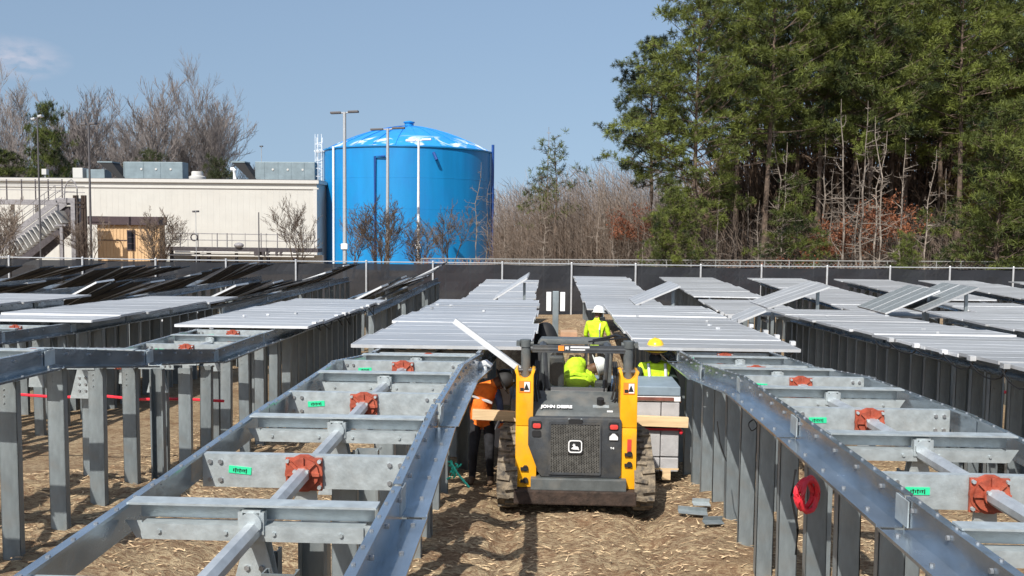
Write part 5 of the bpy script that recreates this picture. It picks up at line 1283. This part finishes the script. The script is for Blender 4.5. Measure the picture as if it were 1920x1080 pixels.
pines = [  # px, depth, variant, scale, rot, label
 (1300, 62, 0, 1.04, .3, 'leftmost tall pine of the right woods, its boughs reaching over the clearing'),
 (1222, 71, 2, .93, 1.9, 'tall pine standing just behind the leftmost one'),
 (1430, 63, 1, 1.08, 1.2, 'tall pine right of the leftmost one with a bright upper crown'),
 (1535, 66, 1, 1.08, 2.2, 'tall pine above the rusty oak leaves in the middle of the right woods'),
 (1620, 64, 2, 1.12, 4.2, 'pine with a low broad crown behind the pale bare trunks'),
 (1700, 72, 1, 1.1, 3.1, 'dark pine behind the tallest pale bare trunks'),
 (1790, 66, 1, 1.1, 5.1, 'tall pine above the rounded young pine at right'),
 (1880, 70, 1, 1.1, .7, 'tall pine at the right edge of the photo'),
 (1970, 64, 0, 1.1, 2.7, 'tall pine just past the right edge, one bough in view'),
 (1380, 78, 2, 1.25, 2.0, 'back row pine filling the gap right of the leftmost pine'),
 (1485, 82, 2, 1.25, 3.9, 'back row pine behind the bright crown'),
 (1590, 80, 1, 1.2, .9, 'back row pine with bare lower trunk above the rusty leaves'),
 (1660, 84, 1, 1.25, 5.6, 'back row pine right of centre, trunk bare'),
 (1760, 82, 2, 1.25, 1.5, 'back row pine left of the rounded young pine'),
 (1850, 84, 1, 1.2, 4.8, 'back row pine near the right edge'),
 (1950, 82, 0, 1.2, .1, 'back row pine partly past the right edge'),
]
for px, Y, v, s, rz_, lab in pines: put_tree('pine_tree', lab, 'pine tree', PV[v], ground_at(px, Y), s, rz_, PG)
put_tree('pine_tree', 'yellowish green pine high at the right edge behind the rounded young pine', 'pine tree', PY, ground_at(1870, 69), .98, 1.0, PG)
put_tree('pine_tree', 'light green half grown pine at the foot of the leftmost tall pine', 'pine tree', PSM2, ground_at(1265, 58), .62, 1.0, PG)
put_tree('pine_tree', 'narrow young pine left of the pale bare trunks, low by the fence', 'pine tree', PSM, ground_at(1478, 60), 1.1, 2.0, PG)
put_tree('pine_tree', 'small round young pine low between the pale trunks and the big rounded one', 'pine tree', PSM, ground_at(1690, 56), .62, .5, PG)
put_tree('pine_tree', 'big rounded young pine by the fence at the right edge', 'pine tree', PSM2, ground_at(1868, 57), 1.08, 2.5, PG)
put_tree('pine_tree', 'lower part of another rounded young pine, cut by the right edge', 'pine tree', PSM2, ground_at(1960, 58), .95, 4.5, PG)
put_tree('pine_tree', 'thin sparse pine rising above the brown brush right of the tank', 'pine tree', PSPARSE, ground_at(1042, 70), 1.22, 1.0, PG)
put_tree('pine_tree', 'shorter sparse pine just left of the taller sparse one', 'pine tree', PSPARSE, ground_at(1014, 71), .98, 3.0, PG)
put_tree('pine_tree', 'broad dark pine at the left edge behind the steel stair', 'pine tree', PSM2, (P(20, 480, 110).x, 110, BG), (1.35, 1.35, 1.15), 1.0, 'pines at left')
put_tree('pine_tree', 'pointed green pine behind the thin lamp pole at left', 'pine tree', PSM2, (P(88, 480, 108).x, 108, BG), (1.0, 1.0, 1.62), 3.3, 'pines at left')
PD = pine_meshes(9, 8, .3, 3.6, 60, .36, leaf='needle_d', per=26, taper=.35)
put_tree('cedar_shrub', 'dark rounded evergreen showing just above the left roof unit', 'evergreen', PD, (P(285, 480, 112).x, 112, BG), (1.1, 1.1, 1.50), 0, 'dark evergreens over the roof')
put_tree('cedar_shrub', 'dark rounded evergreen above the roof between the units', 'evergreen', PD, (P(412, 480, 114).x, 114, BG), (1.0, 1.0, 1.42), 2, 'dark evergreens over the roof')
# bare trees
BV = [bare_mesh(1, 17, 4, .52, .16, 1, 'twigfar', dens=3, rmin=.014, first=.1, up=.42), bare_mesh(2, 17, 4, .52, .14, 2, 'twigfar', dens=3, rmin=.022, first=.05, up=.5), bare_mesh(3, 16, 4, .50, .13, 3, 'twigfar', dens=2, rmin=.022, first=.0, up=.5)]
bt = [(95, 130, 1, 1.22, 'tall bare tree behind the pointed green pine, its top against the cloud'), (365, 127, 1, 1.16, 'broad bare tree filling the clump behind the roof vent'), (240, 132, 2, .95, 'slim bare tree rising left of the tallest clump'), (20, 128, 0, 1.25, 'bare tree farthest left against the cloud'), (60, 124, 2, 1.15, 'bare tree behind the pointed green pine'), (118, 122, 1, 1.22, 'tall bare tree right of the pointed green pine'), (172, 130, 2, 1.05, 'bare tree behind the dark lamp pole'), (222, 128, 0, 1.02, 'thin bare tree above the left roof unit'), (262, 126, 1, 1.0, 'low spreading bare tree over the dark evergreen'),
      (318, 122, 1, 1.27, 'tallest bare tree, above the middle of the cream roof'), (352, 124, 0, 1.24, 'dense bare tree just right of the tallest one'), (290, 128, 2, 1.28, 'bare tree just left of the tallest one'), (385, 122, 2, .98, 'bare tree on the right shoulder of the tallest clump'), (418, 120, 0, 1.0, 'dark stemmed bare tree at the right end of the clump'), (455, 132, 1, .7, 'small low bare tree at the end of the roofline'), (-30, 126, 1, 1.05, 'bare tree cut by the left edge'), (150, 134, 0, .9, 'faint bare tree far behind the dark lamp pole'), (335, 132, 2, 1.15, 'faint bare tree behind the tallest clump')]
for px, Y, v, s, lab in bt: put_tree('bare_tree', lab, 'bare tree', [('branches', BV[v])], (P(px, 480, Y).x, Y, BG), s, px * .37, 'leafless trees behind the cream building')
SV = [bare_mesh(11, 6.2, 4, .55, .09, 3, 'twig', dens=2, rmin=.014, first=.05, up=.3), bare_mesh(12, 6, 4, .6, .08, 4, 'twig', dens=2, rmin=.014, first=.0, up=.3)]
for px, Y, v, s, lab in [(172, 71, 0, .78, 'small bare tree before the left end of the tan shed'), (298, 72, 1, .92, 'small bare tree at the right end of the tan shed'), (565, 70, 0, .98, 'small bare tree before the right end of the cream wall'), (715, 74, 1, 1.12, 'bushy bare tree at the foot of the tank under the second lamp pole'), (660, 76, 0, .82, 'low bare tree by the tallest lamp pole'), (790, 78, 1, .85, 'low bare tree at the foot of the third lamp pole'), (838, 76, 0, .95, 'bare tree against the right half of the tank'), (-5, 66, 1, 1.0, 'bare tree at the left edge in front of the stair')]:
    put_tree('bare_tree', lab, 'bare tree', [('branches', SV[v])], (P(px, 480, Y).x, Y, BG), s, px * .7, 'small leafless trees in the yard')
# pale slender trunks of the right woods and brush
TV = [slim_mesh(21, 12.5, 34, .105), slim_mesh(22, 12, 28, .095), slim_mesh(23, 11, 36, .09)]
tl_ = [(1636, 60, 1, 1.0, 'very thin pale trunk between the two tallest ones'), (1585, 59, 1, 1.08, 'straight pale trunk just left of the tallest one'), (1545, 64, 0, 1.0, 'grey bare trunk above the low rusty oak'), (1440, 63, 1, 1.0, 'slender grey trunk before the bright crowned pine'), (1420, 60, 2, .6, 'short bare tree near the foot of the bright crowned pine'), (1615, 58, 0, 1.02, 'tallest pale bare trunk in the middle of the right woods'), (1600, 60, 2, .85, 'pale bare trunk leaning against the tallest one'), (1655, 59, 1, .92, 'pale bare trunk just right of the tallest one'), (1690, 60, 0, .88, 'pale forked bare trunk behind the small round pine'), (1740, 59, 1, .82, 'pale thin trunk left of the big rounded pine'), (1455, 60, 1, .86, 'pale bare tree in front of the bright crowned pine'), (1560, 62, 2, .8, 'brown bare tree above the rusty leaves'), (1345, 61, 0, .6, 'low bare tree under the leftmost pine'), (1770, 61, 2, .8, 'bare tree touching the big rounded pine'),
       (905, 70, 1, .80, 'white stemmed bare tree before the right edge of the tank'), (918, 72, 2, .75, 'bare tree beside the right edge of the tank'), (1024, 72, 0, 1.0, 'tallest thin bare tree in the brown brush right of the tank'), (1110, 68, 1, .75, 'pale trunk in the brush left of the pines'), (1130, 72, 0, .74, 'second pale trunk in the brush left of the pines'), (1085, 70, 2, .66, 'bare tree in the middle of the brown brush'), (1060, 74, 1, .66, 'bare tree right of the sparse pines'), (975, 72, 2, .62, 'bare tree left of the sparse pines'), (945, 70, 0, .56, 'low bare tree just right of the tank'), (1165, 72, 2, .7, 'bare tree at the foot of the leftmost pine boughs'), (1195, 66, 1, .58, 'low bare tree beside the half grown pine'), (1010, 66, 1, .58, 'low bare tree under the sparse pines'), (1150, 62, 2, .5, 'small bare tree low by the plain fence'), (1230, 64, 0, .7, 'bare tree behind the half grown pine'), (1290, 66, 2, .7, 'bare tree in the shade of the leftmost pine'), (1400, 66, 0, .7, 'bare tree between the two leftmost tall pines'), (1510, 64, 1, .66, 'bare tree left of the rusty leaves')]
for px, Y, v, s, lab in tl_: put_tree('bare_tree', lab, 'bare tree', [('branches', TV[v])], ground_at(px, Y), s, px * .51, 'bare trees along the edge of the woods')
# rusty leaved oaks
def leafcloud(name, seed, n, rx, ry, rz, m, sz=.14, cl=40):
    g = np.random.default_rng(seed); cc = g.normal(size=(cl, 3)) * np.array([rx, ry, rz]) * .5; cc[:, 2] = np.abs(cc[:, 2]) + .3
    c = cc[g.integers(0, cl, n)] + g.normal(size=(n, 3)) * .28
    a = g.normal(size=(n, 3)); a /= np.linalg.norm(a, axis=1)[:, None]; b = np.cross(a, g.normal(size=(n, 3))); b /= np.linalg.norm(b, axis=1)[:, None]; s = (sz * g.uniform(.5, 1.2, n))[:, None]
    VV = np.stack([c - a * s, c + b * s * .5, c + a * s, c - b * s * .5], 1).reshape(-1, 3); f = np.arange(n * 4).reshape(-1, 4)
    me = bpy.data.meshes.new(name); me.from_pydata(VV.tolist(), [], f.tolist()); me.materials.append(M[m]); me.update(); return me
LC = leafcloud('crown', 3, 2600, 3.2, 2.2, 2.4, 'rustleaf', .13, 50)
for px, Y, zz, s, lab in [(1375, 61, 0, .75, 'low oak with rusty leaves by the fence under the leftmost pines'), (1510, 60, 0, .95, 'oak holding rusty leaves low left of the pale trunks'), (1650, 62, 4.2, .85, 'oak with rusty leaves hanging between the pale trunks'), (1565, 62, 3.0, .7, 'small rusty leaved oak above the low one'), (1180, 68, 3.8, .8, 'oak with reddish leaves left of the half grown pine'), (1600, 61, .4, .7, 'low rusty oak behind the tallest pale trunk')]:
    x_, y_, z_ = ground_at(px, Y); t = thing('oak_tree', lab, 'oak tree', (x_, y_, z_), px, 'oaks keeping their dead leaves'); q = link('crown', LC, t, (0, 0, zz), None); q.scale = (s,) * 3
    b_ = link('branches', TV[2], t); b_.scale = (.55, .55, (zz + 4) / 11)
# undergrowth and far woods: nobody could count these
def brush(name, label, seed, n, px0, px1, Y0_, Y1_, hmin, hmax, m, r=.02, top=None, cat='brush'):
    g = random.Random(seed); V = []; F = []
    for k in range(n):
        px = g.uniform(px0, px1); Y = g.uniform(Y0_, Y1_); b = P(px, 480, Y); h = g.uniform(hmin, hmax)
        if top: h *= interp(top, px)
        p = Vector((b.x, Y, BG)); d = Vector((g.gauss(0, .12), g.gauss(0, .12), 1)).normalized()
        for s_ in range(3):
            q = p + d * h / 3; rr = r * (1 - s_ / 3.2); o = len(V)
            V += [(p.x - rr, p.y, p.z), (p.x + rr, p.y + rr * .3, p.z), (p.x, p.y + rr, p.z), (q.x - rr * .7, q.y, q.z), (q.x + rr * .7, q.y, q.z), (q.x, q.y + rr * .7, q.z)]
            F += [(o, o + 1, o + 4, o + 3), (o + 1, o + 2, o + 5, o + 4), (o + 2, o, o + 3, o + 5)]
            for z_ in range(4):
                f = g.random(); a = p.lerp(q, f); an = g.uniform(0, 6.28); L_ = h * g.uniform(.08, .22); e = a + Vector((math.cos(an) * L_ * .8, math.sin(an) * L_ * .8, L_ * g.uniform(.2, 1.0))); o = len(V); r2 = r * .45
                V += [(a.x - r2, a.y, a.z - r2), (a.x + r2, a.y, a.z + r2), (e.x + r2 * .5, e.y, e.z), (e.x - r2 * .5, e.y, e.z)]; F.append((o, o + 1, o + 2, o + 3))
            p = q; d = (d + Vector((g.gauss(0, .15), g.gauss(0, .15), .1))).normalized()
    me = bpy.data.meshes.new(name); me.from_pydata(V, [], F); me.materials.append(M[m]); me.update(); o = link(name, me, None, None, None, kind='stuff'); tag(o, label, cat)
BT = [(880, .45), (935, .75), (1000, .92), (1130, 1.05), (1200, 1), (1300, .8)]
brush('brown_brush', 'dense brown leafless brush between the blue tank and the pines', 1, 1300, 925, 1300, 66, 84, 4.5, 8.5, 'twig', .017, BT)
brush('dark_brush', 'darker low scrub under the brown leafless brush right of the tank', 11, 900, 925, 1300, 70, 88, 2.5, 6.5, 'stump', .035, BT)
brush('brown_brush', 'tangled leafless brush along the foot of the right woods', 2, 1500, 1190, 2100, 60, 80, 2.5, 6.5, 'twig', .02)
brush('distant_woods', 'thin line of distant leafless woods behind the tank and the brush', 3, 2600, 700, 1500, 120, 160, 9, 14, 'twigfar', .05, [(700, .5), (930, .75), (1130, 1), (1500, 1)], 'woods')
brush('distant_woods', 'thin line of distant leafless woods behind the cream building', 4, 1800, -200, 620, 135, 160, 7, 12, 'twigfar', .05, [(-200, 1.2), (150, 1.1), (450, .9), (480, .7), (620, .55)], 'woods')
brush('low_red_brush', 'low reddish brush at the right foot of the blue tank', 5, 260, 785, 930, 62, 70, 1.0, 2.2, 'rustleaf', .03)
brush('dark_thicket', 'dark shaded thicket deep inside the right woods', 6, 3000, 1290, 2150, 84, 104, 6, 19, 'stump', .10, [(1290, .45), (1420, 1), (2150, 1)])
